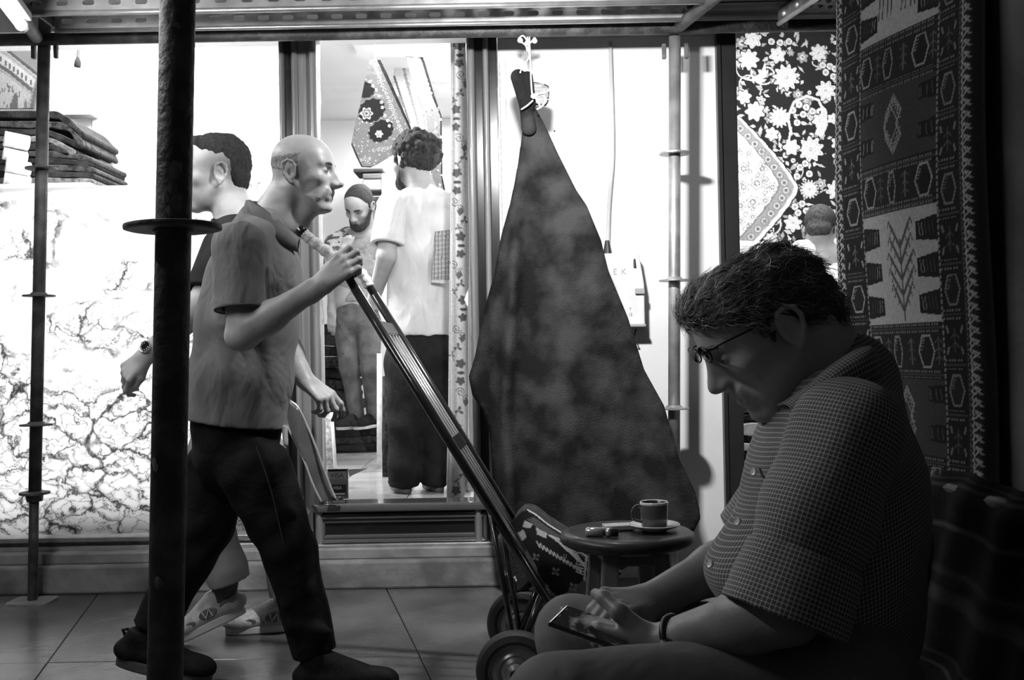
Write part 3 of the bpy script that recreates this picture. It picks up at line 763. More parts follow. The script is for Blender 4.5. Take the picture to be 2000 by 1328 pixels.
pts = [(bx0, YW-.09, bz0), (bx1, YW-.09, bz0), (bx1, YW-.09, bz0+.17), (bx1-.02, YW-.09, bz1), (bx0, YW-.09, bz1)]
MB().prism(pts, (0, .09, 0)).build('case', mat('box_enamel', .62, .74, rough=.5, scale=10), eb, bevel=.006)
MB().box(bx1-.075, bx1+.003, YW-.1, YW, bz0-.008, bz0+.004).build('bottom_lip', mat('box_grey', .3, .36, rough=.5), eb, bevel=.003)
MB().obox((bx1-.02, YW-.095, bz0+.14), (1, 0, 0), (0, 1, 0), (0, 0, 1), .02, .006, .012).build('latch', MATS['box_grey'], eb, bevel=.003)
MB().lathe([(.02, 0), (.014, .035), (.009, .06)], (X(1187), YW-.03, bz1), n=14).build('cable_gland', M_black, eb)
MB().tube([P(1239, 506, YW-.085), P(1240, 522, YW-.095)], .006, 8).build('lead', M_black, eb)
MB().tube(bez([P(1243, 642, YW-.05), P(1240, 652, YW-.05), P(1243, 664, YW-.05)], 5), [.003]*10+[.006], 8).build('loose_wire', M_black, eb)
M_pen = mat('pencil_mark', .35, rough=.7)
for s_, px, py, sz in (('E', 1201, 531, .035), ('K', 1218, 531, .035), ('T', 1231, 604, .018), ('15', 1231, 614, .018)):
    text_mesh(s_, sz, P(px, py, YW-.0915), FACE_CAM, M_pen, 'lettering', eb)
for px, py in ((1083, 256),):
    o = MB().lathe([(.004, 0), (.003, .003), (0, .004)], P(px, py, YW), axis=(0, -1, 0), n=8).build('nail', M_black); tag(o, 'tiny dark nail in the white wall right of the hide neck', 'nail')

# ================================================================== HAND TRUCK AND ITS LOAD
M_tblk = mat('black_enamel', .012, .02, rough=.22, scale=10, coat=.5)
M_chr = mat('bright_bar_steel', .6, .75, rough=.22, metal=.6, scale=20)
M_tape = mat('white_grip_tape', .62, .8, rough=.55, scale=40, bump=.5, bscale=120)
M_rub = mat('black_rubber', .012, .02, rough=.6, scale=20, bump=.1)
ht = empty('hand_truck', (.05, 3.0, 0), 'two-wheeled hand truck with steel bars pushed by the bald man', 'hand truck')
RN0, RN1 = P(693, 563, 2.86), P(1082, 1193, 2.86)
OFF = np.array([.014, .30, 0])
rdir = unit(RN1-RN0)
for i, off in enumerate((np.zeros(3), OFF)):
    a, b = RN0+off, RN1+off
    MB().tube([a-rdir*.0, b], .0135, 14).build('side_rail', M_tblk, ht, smooth=True)
    if i == 0: hp = [P(693, 563, 2.86), P(672, 528, 2.86), P(648, 500, 2.86), P(610, 470, 2.86)]; tip = P(583, 447, 2.86)
    else: hp = [P(744, 606, 3.16), P(722, 560, 3.16), P(705, 533, 3.16), P(672, 512, 3.16)]; tip = P(648, 497, 3.16)
    if i: hp[0] = a
    tp = bez([a-rdir*-.03]+hp[0:]+[tip], 5)
    MB().tube(tp, [.0125]*len(tp), 12).build('handle', M_tblk, ht, smooth=True)
    g = bez(hp[1:]+[tip+(np.asarray(hp[-1])-tip)*.42], 8)
    MB().tube(g, [.0155+.0016*math.sin(k*1.9)+.0012*math.sin(k*4.7) for k in range(len(g))], 12).build('grip_tape', M_tape, ht, smooth=True)
    MB().tube([tip+(np.asarray(hp[-1])-tip)*.45, tip], .0165, 14).build('end_sleeve', M_tblk, ht, smooth=True)
for k in range(5):
    o = OFF*(.14+.18*k); 
    MB().tube([RN0+rdir*.14+o, RN1-rdir*(.16 if k < 4 else .22)+o], .0036, 10).build('bar', M_chr, ht, smooth=True)
for d_ in (.13, .52, .98):
    a = RN0+rdir*d_; MB().obox(a+OFF*.5, OFF/np.linalg.norm(OFF), rdir, np.cross(rdir, (0, 1, 0)), .16, .022, .006).build('cross_brace', M_tblk, ht, bevel=.003)
WN, WF = P(1008, 1308, 2.76), P(1018, 1217, 3.24); WN[2] = WF[2] = .108
axd = unit(WF-WN)
MB().tube([WN-axd*.02, WF+axd*.02], .011, 10).build('axle', M_tblk, ht, smooth=True)
for i in (0, 1):
    base_ = RN1-rdir*.06+OFF*i; ax0 = WN+axd*(.09 if i == 0 else .36)
    MB().tube([base_, ax0], .011, 10).build('axle_bracket', M_tblk, ht, smooth=True)
    MB().tube([RN1-rdir*.34+OFF*i, ax0], .008, 8).build('axle_strut', M_tblk, ht, smooth=True)
for c in (WN, WF):
    w_ = MB().lathe([(.074, -.022), (.084, -.027), (.100, -.022), (.108, -.008), (.108, .008), (.100, .022), (.084, .027), (.074, .022)], c, axis=axd, n=48).build('tyre', M_rub, ht); auto_smooth(w_, .7)
    hub = MB().lathe([(.0, -.040), (.016, -.040), (.026, -.034), (.030, -.022), (.040, -.016), (.046, -.020), (.052, -.014), (.066, -.010), (.074, -.020), (.078, -.022), (.078, .022), (.066, .010), (.03, .016), (.026, .034), (0, .036)], c, axis=axd, n=40).build('wheel_rim', mat('wheel_steel', .24, .36, rough=.28, metal=.7, scale=12), ht); auto_smooth(hub, .5)
    MB().lathe([(.0, -.0405), (.013, -.0415), (.017, -.036)], c, axis=axd, n=20).build('hub_bore', M_black, hub)
toe_n = unit(np.cross(rdir, (0, 1, 0))); toe_n = toe_n if toe_n[0] > 0 else -toe_n
MB().obox(RN1+OFF*.5+toe_n*.10, toe_n, (0, 1, 0), rdir, .11, .17, .005).build('toe_plate', M_tblk, ht, bevel=.003)

ld = empty('rug_bundle', P(1060, 1190, 3.0), 'dark rug bundle with white zigzag fringe riding on the hand truck', 'rug bundle')
out = [(990,1024),(1012,1003),(1024,999),(1040,1008),(1062,1026),(1100,1050),(1142,1072),(1146,1120),(1138,1184),(1092,1196),(1058,1140),(1020,1072)]
M_rug_d = mat('dark_rug_wool', .03, .06, rough=.9, scale=30, bump=.4, bscale=200)
M_pat = mat('woven_pattern', .8, 1.0, rough=.9, scale=120, attr='tone', bump=.25, bscale=400)
bp_ = [P(q[0], q[1], 3.0) + toe_n*.012 for q in out]
MB().prism(bp_, (0.012, .16, 0)).build('folded_rug', M_rug_d, ld, bevel=.018, bseg=3)
def paint_bundle(x, y):
    p = Paint(x, y, .03)
    p.poly([(1022,1018),(1036,1030),(1070,1052),(1140,1098),(1142,1080),(1098,1056),(1060,1032),(1036,1014)], .10)
    p.line([(1024,1000),(1040,1009),(1062,1027),(1100,1051),(1142,1073)], 4, .55)
    p.poly([(1018,1020),(1034,1028),(1030,1036),(1014,1034)], .5); p.poly([(994,1052),(1016,1038),(1022,1052),(1010,1066)], .42); p.poly([(1040,1034),(1062,1046),(1060,1056),(1042,1048)], .5)
    for k in range(7): p.line([(1066+k*2, 1050+k*1.5), (1120+k*3, 1084+k*5)], 1.7, .6)
    for k in range(5): p.line([(1118, 1100+k*5), (1136, 1104+k*6)], 2.2, .6)
    p.line([(1066,1050),(1092,1060),(1140,1092)], 3.4, .65); p.line([(1138,1092),(1134,1136)], 4, .5)
    z = []
    for k in range(27): z.append((1042+k*3.3+(2 if k % 2 else 0), 1066+k*2.05+(5 if k % 2 else -4)))
    p.line(z, 2.3, .62)
    for cx, cy, r in ((1040,1092,8),(1078,1120,9),(1112,1150,10),(1060,1150,6),(1096,1090,5)): p.flower(cx, cy, r, 4, [(1, .28), (.5, .06)], rot=.6, petal=.7)
    z = [(1048+k*3.2, 1144+k*2.6+(4 if k % 2 else -3)) for k in range(18)]; p.line(z, 3, .35)
    return np.where(p.c > .08, np.clip(p.c*1.5, 0, .95), p.c)
sheet('patterned_face', out, 1.7, lambda x, y: PV(x, y, 2.992-.03*np.sin(np.clip((x-985)/160, 0, 1)*3.1)*np.sin(np.clip((y-1000)/195, 0, 1)*3.1)) + toe_n*.012, M_pat, ld, paint=paint_bundle, thick=.006)
lo_ = [(966,1050),(992,1040),(1020,1074),(1050,1138),(1010,1170),(975,1150)]
MB().prism([P(q[0], q[1], 3.22) for q in lo_], (0.01, .12, 0)).build('folded_rug', M_rug_d, ld, bevel=.02, bseg=3)
fz = [P(976+k*3.6, 1114+k*1.9+(4 if k % 2 else -3), 3.214) for k in range(10)]
MB().tube(fz, .0035, 6).build('fringe', mat('cream_fringe', .55, .7, rough=.9), ld)

# ================================================================== STOOL, CUP, LIGHTER
YS = 2.55
M_swood = mat('dark_stool_wood', .015, .04, rough=.42, scale=6, stretch=(1, 8, 8), coat=.1, spec=.3)
M_lwood = mat('worn_leg_wood', .10, .16, rough=.5, scale=8, stretch=(8, 8, .6))
sc = P(1225, 1044, YS); zt_ = sc[2]+.012
st = empty('round_stool', (sc[0], YS, 0), 'round wooden stool with a thick dark seat carrying the coffee cup', 'stool')
seat = MB().lathe([(0, -.04), (.12, -.04), (.15, -.037), (.164, -.029), (.168, -.019), (.165, -.009), (.155, -.002), (.14, 0), (.05, -.002), (0, -.002)], (sc[0], YS, zt_), n=56).build('seat', M_swood, st); auto_smooth(seat, .8)
for i, (a, w_) in enumerate(((-125, .020), (-55, .020), (55, .018), (125, .018))):
    an = math.radians(a+6); v = np.array([math.cos(an), math.sin(an), 0])
    top = np.array([sc[0], YS, zt_-.04])+v*.105; bot = np.array([sc[0], YS, 0])+v*.165
    d_ = unit(bot-top); u_ = unit(np.cross(d_, (0, 1, 0))); w2 = np.cross(d_, u_)
    MB().obox((top+bot)/2, u_, w2, d_, w_, w_, np.linalg.norm(bot-top)/2).build('leg', M_lwood, st, bevel=.004)
for i, zz in enumerate((zt_-.058, .2)):
    rr_ = .105+(.06)*(zt_-.05-zz)/(zt_-.05)
    for a in (-90, 0, 90, 180):
        an = math.radians(a+6); v = np.array([math.cos(an), math.sin(an), 0]); t2 = np.array([-v[1], v[0], 0])
        hw = rr_*.57 if a in (90, -90) else rr_*.82; dd_ = rr_*.82 if a in (90, -90) else rr_*.57
        MB().obox(np.array([sc[0], YS, zz])+v*dd_, t2, v, (0, 0, 1), hw, .008, .014 if i == 0 else .010).build('apron' if i == 0 else 'stretcher', M_lwood, st, bevel=.003)
M_cer = mat('glazed_dark_ceramic', .06, .09, rough=.25, scale=10, coat=.4)
M_cerw = mat('glazed_pale_ceramic', .55, .62, rough=.2, scale=10, coat=.5)
cx, cy = P(1278, 1022, 2.53)[0], 2.53
so = MB().lathe([(0, .002), (.028, .002), (.03, .0), (.034, .003), (.058, .012), (.063, .0165), (.0615, .018), (.055, .0145), (.03, .007), (0, .006)], (cx, cy, zt_), n=44).build('saucer', M_cerw); auto_smooth(so, .9); tag(so, 'pale coffee saucer on the round stool', 'saucer')
cu = empty('coffee_cup', (cx, cy, zt_+.007), 'small dark coffee cup on its saucer, rim coloured as lit from behind', 'cup')
zc = zt_+.0075
w_ = MB().lathe([(0, 0), (.028, 0), (.032, .004), (.0335, .03), (.0345, .062), (.0335, .0635), (.032, .062), (.031, .03), (.029, .006), (0, .004)], (cx, cy, zc), n=40).build('cup_wall', M_cer, cu); auto_smooth(w_, .9)
MB().lathe([(.0348, .058), (.0352, .063), (.0335, .0645), (.0318, .063)], (cx, cy, zc), n=40).build('rim', M_cerw, cu, smooth=True)  # rim made pale to paint the light from behind the cup
MB().tube(bez([(cx-.031, cy-.004, zc+.053), (cx-.045, cy-.005, zc+.055), (cx-.054, cy-.005, zc+.04), (cx-.050, cy-.005, zc+.022), (cx-.030, cy-.004, zc+.015)], 6), .0036, 8).build('handle', M_cer, cu, smooth=True)
MB().lathe([(0, .05), (.031, .05)], (cx, cy, zc), n=30).build('coffee', mat('coffee', .01, rough=.1), cu)
lg = empty('lighter', P(1172, 1022, 2.47), 'shiny metal lighter lying on the round stool left of the cup', 'lighter')
a, b = P(1144, 1018, 2.47), P(1207, 1022, 2.45); a[2] = b[2] = zt_+.011
MB().tube([a, a+(b-a)*.05, a+(b-a)*.56], [.0085, .011, .011], 16).build('barrel', M_chr, lg, smooth=True)
MB().tube([a+(b-a)*.56, a+(b-a)*.64, a+(b-a)], [.0085, .0105, .0105], 14).build('cap', mat('dark_plastic', .03, rough=.25), lg, smooth=True)
MB().tube([a+(b-a)*.64, a+(b-a)*.78], .0112, 14).build('wheel_guard', M_chr, lg, smooth=True)
c_ = P(1208, 1012, 2.56); pk_ = MB().obox((c_[0], 2.56, zt_+.0065), unit((1, .15, 0)), unit((-.15, 1, 0)), (0, 0, 1), .038, .022, .006).build('cigarette_pack', mat('pale_foil_card', .45, .6, rough=.35, scale=30), bevel=.002); tag(pk_, 'pale cigarette pack on the round stool between lighter and cup', 'cigarette pack')

# ================================================================== KILIM ON THE PIER
def paint_kilim(u, z):
    """u across 0..1, z in metres: the weave's pattern"""
    p = Paint(u*.57, z, .022); W_ = .57
    U = lambda a: a*W_
    def hexa(cx, cz, w, h, v, fill=None):
        pts = [(cx-w*.5, cz+h*.5), (cx+w*.5, cz+h*.5), (cx+w, cz), (cx+w*.5, cz-h*.5), (cx-w*.5, cz-h*.5), (cx-w, cz)]
        if fill is not None: p.poly(pts, fill)
        p.line(pts+pts[:1], .0045, v)
        for t in np.linspace(.1, .9, 5):
            p.line([(cx-w+t*w*.5+.004, cz+t*h*.5), (cx-w+t*w*.5+.012, cz+t*h*.5)], .003, v*.6)
    def dots(x0, x1, z_, v=.30):
        for k in range(int((x1-x0)/.0095)): p.rect(x0+k*.0095, x0+k*.0095+.0055, z_-.0022, z_+.0022, v)
    def band(zc, x0, x1, h=.022):
        p.rect(x0, x1, zc-h/2, zc+h/2, .012); dots(x0, x1, zc+h*.32, .22); dots(x0, x1, zc-h*.32, .22); p.rect(x0, x1, zc-.0025, zc+.0025, .07)
    per = .699
    # bands of the centre field
    x0, x1 = U(.285), U(.80)
    for n in (-2, -1, 0, 1):
        z0 = 1.713+n*per                  # bottom of a cream panel
        p.rect(x0, x1, z0, z0+.27, .50)   # cream panel
        for zz in (z0-.012, z0-.120, z0-.322, z0-.418): band(zz, x0, x1)
        for zc, row in ((z0-.066, ((.09, 1), (.26, 0), (.40, .7), (.60, 0), (.80, 1.1), (.95, 0))), (z0-.370, ((.13, 1.1), (.30, 0), (.46, .6), (.64, 0), (.86, 1.1)))):
          for k, (t, s_) in enumerate(row):
            cx = x0+t*(x1-x0)
            if s_: hexa(cx, zc, .026*s_, .072, .40 if k != 2 else .3, .016)
            else:
                p.line([(cx, zc-.03), (cx, zc+.03)], .004, .16)
                for q in (-.02, 0, .02): p.line([(cx-.012, zc+q), (cx, zc+q+.008), (cx+.012, zc+q)], .003, .14)
        # fingers reaching into the panel
        for side in (0, 1):
            for q in (.045, .13, .215):
                zz = z0+q; L_ = .072
                xa = x0 if side == 0 else x1; sg = 1 if side == 0 else -1
                p.poly([(xa, zz-.030), (xa+sg*L_, zz-.022), (xa+sg*L_, zz+.020), (xa, zz+.030)], .016)
                for t in (.012, .024, .036, .048, .058): p.line([(xa+sg*t, zz-.014), (xa+sg*(t+.004), zz+.014)], .0026, .30 if t > .045 else .08)
        cx = (x0+x1)/2+.012
        # tree / animal figure in the cream panel
        if n != 0:
            for k in range(5):
                zz = z0+.030+k*.038; w_ = .020+.024*math.sin(min(k+1, 4)/4*2.4)
                p.line([(cx-w_, zz+.055), (cx, zz), (cx+w_, zz+.055)], .0085, .10)
                for sgn in (-1, 1):
                    for t in (.35, .7, 1.0):
                        ax, az = cx+sgn*w_*t, zz+.055*t
                        p.line([(ax, az), (ax+sgn*.006, az+.012), (ax+sgn*.013, az-.004)], .0042, .11)
            p.line([(cx, z0+.008), (cx, z0+.20)], .006, .10)
        else:
            for bx, ww in ((cx-.055, .05), (cx+.03, .055)):
                p.rect(bx-.026, bx+.03, z0+.115, z0+.145, .12); p.line([(bx+.028, z0+.14), (bx+.044, z0+.185)], .012, .12)
                for t in (-.022, -.008, .010, .024): p.line([(bx+t, z0+.12), (bx+t-.004, z0+.05)], .005, .10)
        # the dark panel under the band with the hooked lozenge
        zt2 = z0-.13; zb2 = zt2-.178
        p.rect(x0, x1, zb2, zt2, .055)
        cz = zt2-.09; cx2 = x0+.49*(x1-x0)
        for s_ in (1.0, .88):
            pts = [(cx2, cz+.072*s_), (cx2+.030*s_, cz+.03*s_), (cx2+.012*s_, cz), (cx2+.030*s_, cz-.03*s_), (cx2, cz-.072*s_), (cx2-.030*s_, cz-.03*s_), (cx2-.036*s_, cz), (cx2-.030*s_, cz+.03*s_)]
            p.line(pts+pts[:1], .0032, .36)
        p.line([(cx2-.012, cz+.05), (cx2+.02, cz), (cx2-.012, cz-.05), (cx2-.034, cz), (cx2-.012, cz+.05)], .0032, .36)
        for sx in (-1, 1):
            for sz in (-1, 1):
                for k in range(4):
                    xq = cx2+sx*(.006+.007*k); zq = cz+sz*(.062-.011*k)
                    p.line([(xq, zq), (xq-sx*.006, zq-sz*.016), (xq+sx*.002, zq-sz*.018)], .0028, .33)
        for side, sg in ((x0, 1), (x1, -1)):
            for q in (-.035, -.125):
                zz = zt2+q; p.poly([(side, zz-.022), (side+sg*.062, zz-.018), (side+sg*.062, zz+.018), (side, zz+.022)], .012)
                for t in (.012, .03, .05, .056): p.line([(side+sg*t, zz-.012), (side+sg*(t+.003), zz+.012)], .0028, .34 if sg > 0 else .12)
    # side columns of hexagons
    for c0, c1, dim in ((.125, .272, 1), (.812, .925, .55)):
        xa, xb = U(c0), U(c1); p.rect(xa, xb, .2, 2.2, .014); k = 0; zz = .3
        while zz < 2.15:
            band(zz-.055, xa, xb, .03)
            if k % 2: hexa((xa+xb)/2, zz, (xb-xa)*.36, .066, .42*dim, .02)
            else:
                cxm = (xa+xb)/2; p.line([(cxm, zz-.025), (cxm, zz+.025)], .004, .2*dim)
                for q in (-.015, .005): p.line([(cxm-.012, zz+q), (cxm, zz+q+.01), (cxm+.012, zz+q)], .003, .2*dim)
                for sx in (xa+.008, xb-.008):
                    for sz in (-.03, .03): p.line([(sx, zz+sz), (sx+(.004 if sx < cxm else -.004), zz+sz*.6)], .006, .42*dim)
            zz += .112; k += 1
    # dotted seam lines and zigzag selvages
    for xs in (U(.278), U(.806)):
        zz = .2
        while zz < 2.2: p.rect(xs-.002, xs+.002, zz, zz+.009, .30); zz += .014
    for c0, c1, dim in ((.02, .115, 1), (.93, .985, .8)):
        xa, xb = U(c0), U(c1); p.rect(xa, xb, .2, 2.2, .03); xm = xa+(xb-xa)*.38
        z_ = []; zz = .2; k = 0
        while zz < 2.2:
            z_.append((xm+(xb-xa)*(.10 if k % 2 else -.06), zz)); zz += .0075; k += 1
        p.line(z_, .0034, .62*dim)
        zz = .2; k = 0
        while zz < 2.2:
            xc = xa+(xb-xa)*.74; p.line([(xc-.010, zz), (xc+.008, zz+.014), (xc-.004, zz+.020)], .004, .55*dim); p.line([(xc+.01, zz+.004), (xc-.006, zz+.018)], .0035, .5*dim); zz += .026; k += 1
        zz = .2
        while zz < 2.2: p.rect(xa+.002, xa+.006, zz, zz+.006, .25*dim); zz += .011
    p.c += .006*np.sin(z*1400)*(p.c > .02)
    return p.c*.50
def kil_pos(u, z):
    b = KL[None]+(KR-KL)[None]*u[:, None]; b[:, 2] = z
    w_ = .012+.010*np.sin(z*5.0+1.0)+.006*np.sin(u*7+z*3)
    edge = -.03*np.exp(-(u/.03)**2) - .03*np.exp(-((1.03-u)/.03)**2)
    return b+kn[None]*(w_+edge*.8)[:, None]
def kilim_mesh():
    us = np.linspace(0, 1.03, 210); zs_ = np.linspace(.22, 2.13, 740); g, h = np.meshgrid(us, zs_, indexing='ij'); fu, fz_ = g.ravel(), h.ravel()
    I = np.arange(fu.size).reshape(g.shape); Q = np.stack([I[:-1, :-1].ravel(), I[1:, :-1].ravel(), I[1:, 1:].ravel(), I[:-1, 1:].ravel()], 1)
    me = np_mesh('kilim', kil_pos(fu, fz_), Q); set_attr(me, 'tone', paint_kilim(fu, fz_))
    return me
kl = empty('kilim', (KL+KR)/2+np.array([0, 0, .2]), 'dark banded kilim with cream panels and hexagons hanging on the pier', 'kilim')
finish('weave', kilim_mesh(), M_pat, kl, True, solid=.006)
rodp = KL+kn*.02+np.array([0, 0, 2.125]); rodq = KR+kn*.02+np.array([0, 0, 2.125])
MB().tube([rodp-kd*.03, rodq+kd*.05], .008, 10).build('hanging_rod', M_rustd, kl, smooth=True)
# ================================================================== LEFT DISPLAY WINDOW
def marble():
    M = bpy.data.materials.new('veined_translucent_sheet'); M.use_nodes = True; nt = M.node_tree; N = nt.nodes; L = nt.links; N.remove(N['Principled BSDF'])
    tc = N.new('ShaderNodeTexCoord'); nz = N.new('ShaderNodeTexNoise'); nz.inputs['Scale'].default_value = 4.5; nz.inputs['Detail'].default_value = 9; nz.inputs['Roughness'].default_value = .65
    L.new(tc.outputs['Object'], nz.inputs['Vector'])
    mx = N.new('ShaderNodeMix'); mx.data_type = 'VECTOR'; mx.inputs[0].default_value = .22
    L.new(tc.outputs['Object'], mx.inputs[4]); L.new(nz.outputs['Color'], mx.inputs[5])
    def veins(scale, w, seedoff):
        mp = N.new('ShaderNodeMapping'); mp.inputs['Location'].default_value = (seedoff, seedoff*.7, seedoff*1.3); mp.inputs['Rotation'].default_value = (0, .5, 0); mp.inputs['Scale'].default_value = (1, .3, 1.7)
        L.new(mx.outputs[1], mp.inputs[0])
        vo = N.new('ShaderNodeTexVoronoi'); vo.feature = 'DISTANCE_TO_EDGE'; vo.inputs['Scale'].default_value = scale; L.new(mp.outputs[0], vo.inputs['Vector'])
        rp = N.new('ShaderNodeMapRange'); rp.inputs['From Min'].default_value = 0; rp.inputs['From Max'].default_value = w; L.new(vo.outputs['Distance'], rp.inputs['Value']); return rp.outputs[0]
    n2 = N.new('ShaderNodeTexNoise'); n2.inputs['Scale'].default_value = 5.0; n2.inputs['Detail'].default_value = 7; L.new(tc.outputs['Object'], n2.inputs['Vector'])
    # the veining is denser low on the sheet and peters out upward, as on the sheet itself
    sp = N.new('ShaderNodeSeparateXYZ'); L.new(tc.outputs['Object'], sp.inputs[0])
    gr = N.new('ShaderNodeMapRange'); gr.inputs['From Min'].default_value = .2; gr.inputs['From Max'].default_value = 1.5; gr.inputs['To Min'].default_value = .63; gr.inputs['To Max'].default_value = .40; L.new(sp.outputs[2], gr.inputs['Value'])
    cmp_ = N.new('ShaderNodeMath'); cmp_.operation = 'SUBTRACT'; L.new(n2.outputs['Fac'], cmp_.inputs[0]); L.new(gr.outputs[0], cmp_.inputs[1])
    msk = N.new('ShaderNodeMapRange'); msk.inputs['From Min'].default_value = -.03; msk.inputs['From Max'].default_value = .10; L.new(cmp_.outputs[0], msk.inputs['Value'])   # 1 = clear
    def union(a, b):
        m_ = N.new('ShaderNodeMath'); m_.operation = 'MINIMUM'; L.new(a, m_.inputs[0]); L.new(b, m_.inputs[1]); return m_.outputs[0]
    v = union(veins(6.5, .040, 0), veins(17, .034, 3.1))
    mm = N.new('ShaderNodeMath'); mm.operation = 'MAXIMUM'; L.new(v, mm.inputs[0]); L.new(msk.outputs[0], mm.inputs[1])
    rp = N.new('ShaderNodeValToRGB'); rp.color_ramp.elements[0].color = gray(.03); rp.color_ramp.elements[1].color = gray(.93); L.new(mm.outputs[0], rp.inputs[0])
    df = N.new('ShaderNodeBsdfDiffuse'); tl = N.new('ShaderNodeBsdfTranslucent'); L.new(rp.outputs[0], df.inputs[0]); L.new(rp.outputs[0], tl.inputs[0])
    ms = N.new('ShaderNodeMixShader'); ms.inputs[0].default_value = .5; L.new(df.outputs[0], ms.inputs[1]); L.new(tl.outputs[0], ms.inputs[2]); L.new(ms.outputs[0], N['Material Output'].inputs[0])
    return M
YM = 4.56
ms = empty('marble_sheet', (X(200, YM), YM, .2), 'white marble-veined sheet standing across the display window', 'decor sheet')
zm0, zm1 = Z(1050, YM, 200)-.03, Z(363, YM, 200)
rag = [(X(505, YM), zm1), (X(-330, YM), zm1)]
xs_ = np.linspace(X(-330, YM), X(480, YM), 90)
bot = [(x, Z(1049, YM, 200)+.004*math.sin(i*1.3)+.006*random.random()) for i, x in enumerate(xs_)]
crn = [(X(488, YM), Z(1040, YM, 490)), (X(497, YM), Z(1020, YM, 490)), (X(504, YM), Z(985, YM, 490))]
MB().prism([(a, YM, b) for a, b in rag+bot+crn], (0, .004, 0)).build('veined_sheet', marble(), ms)
MB().box(X(-330, YM), X(505, YM), YM+.006, YM+.012, zm1-.012, zm1+.002).build('top_edge', M_white, ms)
lb = empty('added_light_box', (X(190, 4.8), 4.8, ZF), 'white light box added behind the marble-veined sheet to brighten it', 'lamp')  # unseen lamp added to brighten the sheet from behind
lx0, lx1 = X(-120, 4.74), X(470, 4.74); lz0, lz1 = .24, zm1-.10
MB().box(lx0, lx1, 4.745, 4.77, lz0, lz1).build('back_panel', M_white, lb)
for z_ in (lz0, lz1-.012): MB().box(lx0, lx1, 4.66, 4.745, z_, z_+.012).build('tray_edge', M_white, lb)
area_light('backlight', ((lx0+lx1)/2, 4.74, (lz0+lz1)/2), (0, -1, 0), lx1-lx0-.02, lz1-lz0-.04, 21.0, lb)
jar = empty('straw_jar', P(494, 384, 4.7), 'pale glass jar with a straw beside the marble-veined sheet', 'jar')
jc = P(494, 384, 4.70)
MB().lathe([(0, 0), (.022, 0), (.024, .004), (.024, .055), (.026, .06), (.023, .06), (.022, .006), (0, .005)], jc, n=20).build('glass_wall', mat('frosted_jar', .6, .7, rough=.3), jar, smooth=True)
MB().tube([jc+np.array([.012, 0, .01]), jc+np.array([.015, 0, .05]), P(518, 347, 4.7)], .003, 6).build('straw', mat('grey_straw', .25), jar)
o = MB().box(X(470, 4.7), X(520, 4.7), 4.66, 4.76, jc[2]-.02, jc[2]).build('jar_ledge', M_white); tag(o, 'narrow white ledge carrying the pale jar', 'shelf')
MB().box(X(480, 4.7), X(510, 4.7), 4.68, 4.74, ZF, jc[2]-.02).build('support', M_white, o)

# shelf with piled rugs at the upper left
YR = 5.0
zsh = Z(361, YR, 90)
sh = empty('display_shelf', (X(60, YR), YR, ZF), 'white shelf carrying the pile of folded rugs behind the left post', 'shelf')
MB().box(X(-130, YR), X(186, YR), YR-.05, YR+.6, zsh-.03, zsh).build('board', M_white, sh)
for px in (-110, 180): MB().box(X(px, YR)-.02, X(px, YR)+.02, YR+.5, YR+.55, ZF, zsh-.03).build('leg', M_white, sh)
M_rg = [mat('rug_dark_a', .005, .02, rough=.95, scale=26, bump=.5, bscale=150), mat('rug_dark_b', .008, .045, rough=.95, scale=40, bump=.5, bscale=150), mat('rug_mid', .04, .14, rough=.95, scale=34, bump=.5, bscale=150), mat('rug_pale', .55, .72, rough=.95, scale=30, bump=.4, bscale=150)]
def folded(name, path, th_px, Y, depth, m_, label, group, cat='rug'):
    """a folded rug: a bent slab with a rounded fold, path in photo pixels at its own distance"""
    pts = bez([(q[0], q[1]) for q in path], 6); n = len(pts); up = []; dn = []
    for i, q in enumerate(pts):
        t = np.asarray(pts[min(i+1, n-1)])-np.asarray(pts[max(i-1, 0)]); t = t/np.linalg.norm(t); nn = np.array([t[1], -t[0]]); h = th_px/2*(1+.12*math.sin(i*.9+path[0][1]))
        up.append(np.asarray(q)+nn*h); dn.append(np.asarray(q)-nn*h)
    end = [np.asarray(pts[-1])+(up[-1]-dn[-1])/2*math.cos(a)+unit(np.asarray(pts[-1])-np.asarray(pts[-2]))*th_px*.5*math.sin(a) for a in np.linspace(.3, 2.8, 5)]
    poly = [P(q[0], q[1], Y) for q in up+end+dn[::-1]]
    o = MB().prism(poly, (0, depth, 0)).build(name, m_, bevel=.006, bseg=2); auto_smooth(o, .7); tag(o, label, cat, group); return o
G = 'folded rugs on the display shelf'
layers = [([(-90,352),(60,352),(130,353),(178,354)], 11, 'thin mottled folded rug at the bottom of the shelf pile', 2), ([(-90,340),(60,340),(150,341),(180,343)], 11, 'dark folded rug second from the bottom of the shelf pile', 0),
          ([(-90,327),(60,328),(140,328),(178,331)], 12, 'dark folded rug third from the bottom of the shelf pile', 1), ([(-90,313),(50,314),(120,315),(172,320)], 12, 'dark folded rug fourth from the bottom of the shelf pile', 0),
          ([(-90,299),(40,300),(110,301),(160,308),(176,312)], 12, 'knobbly folded rug in the middle of the shelf pile', 1), ([(-90,284),(40,286),(100,287),(130,300)], 12, 'dark folded rug with a drooping end in the shelf pile', 0),
          ([(-90,270),(40,272),(90,272),(125,287),(142,297)], 11, 'pale-edged folded rug drooping in the shelf pile', 2), ([(-90,256),(40,258),(90,259),(120,270),(146,280)], 13, 'dark folded rug above the pale-edged one on the shelf pile', 0),
          ([(-90,241),(60,243),(110,244),(140,254),(158,282)], 13, 'dark folded rug second from the top of the shelf pile', 1), ([(-90,223),(60,223),(105,224),(126,233),(158,262)], 14, 'black folded rug on top of the shelf pile, bent over its end', 0)]
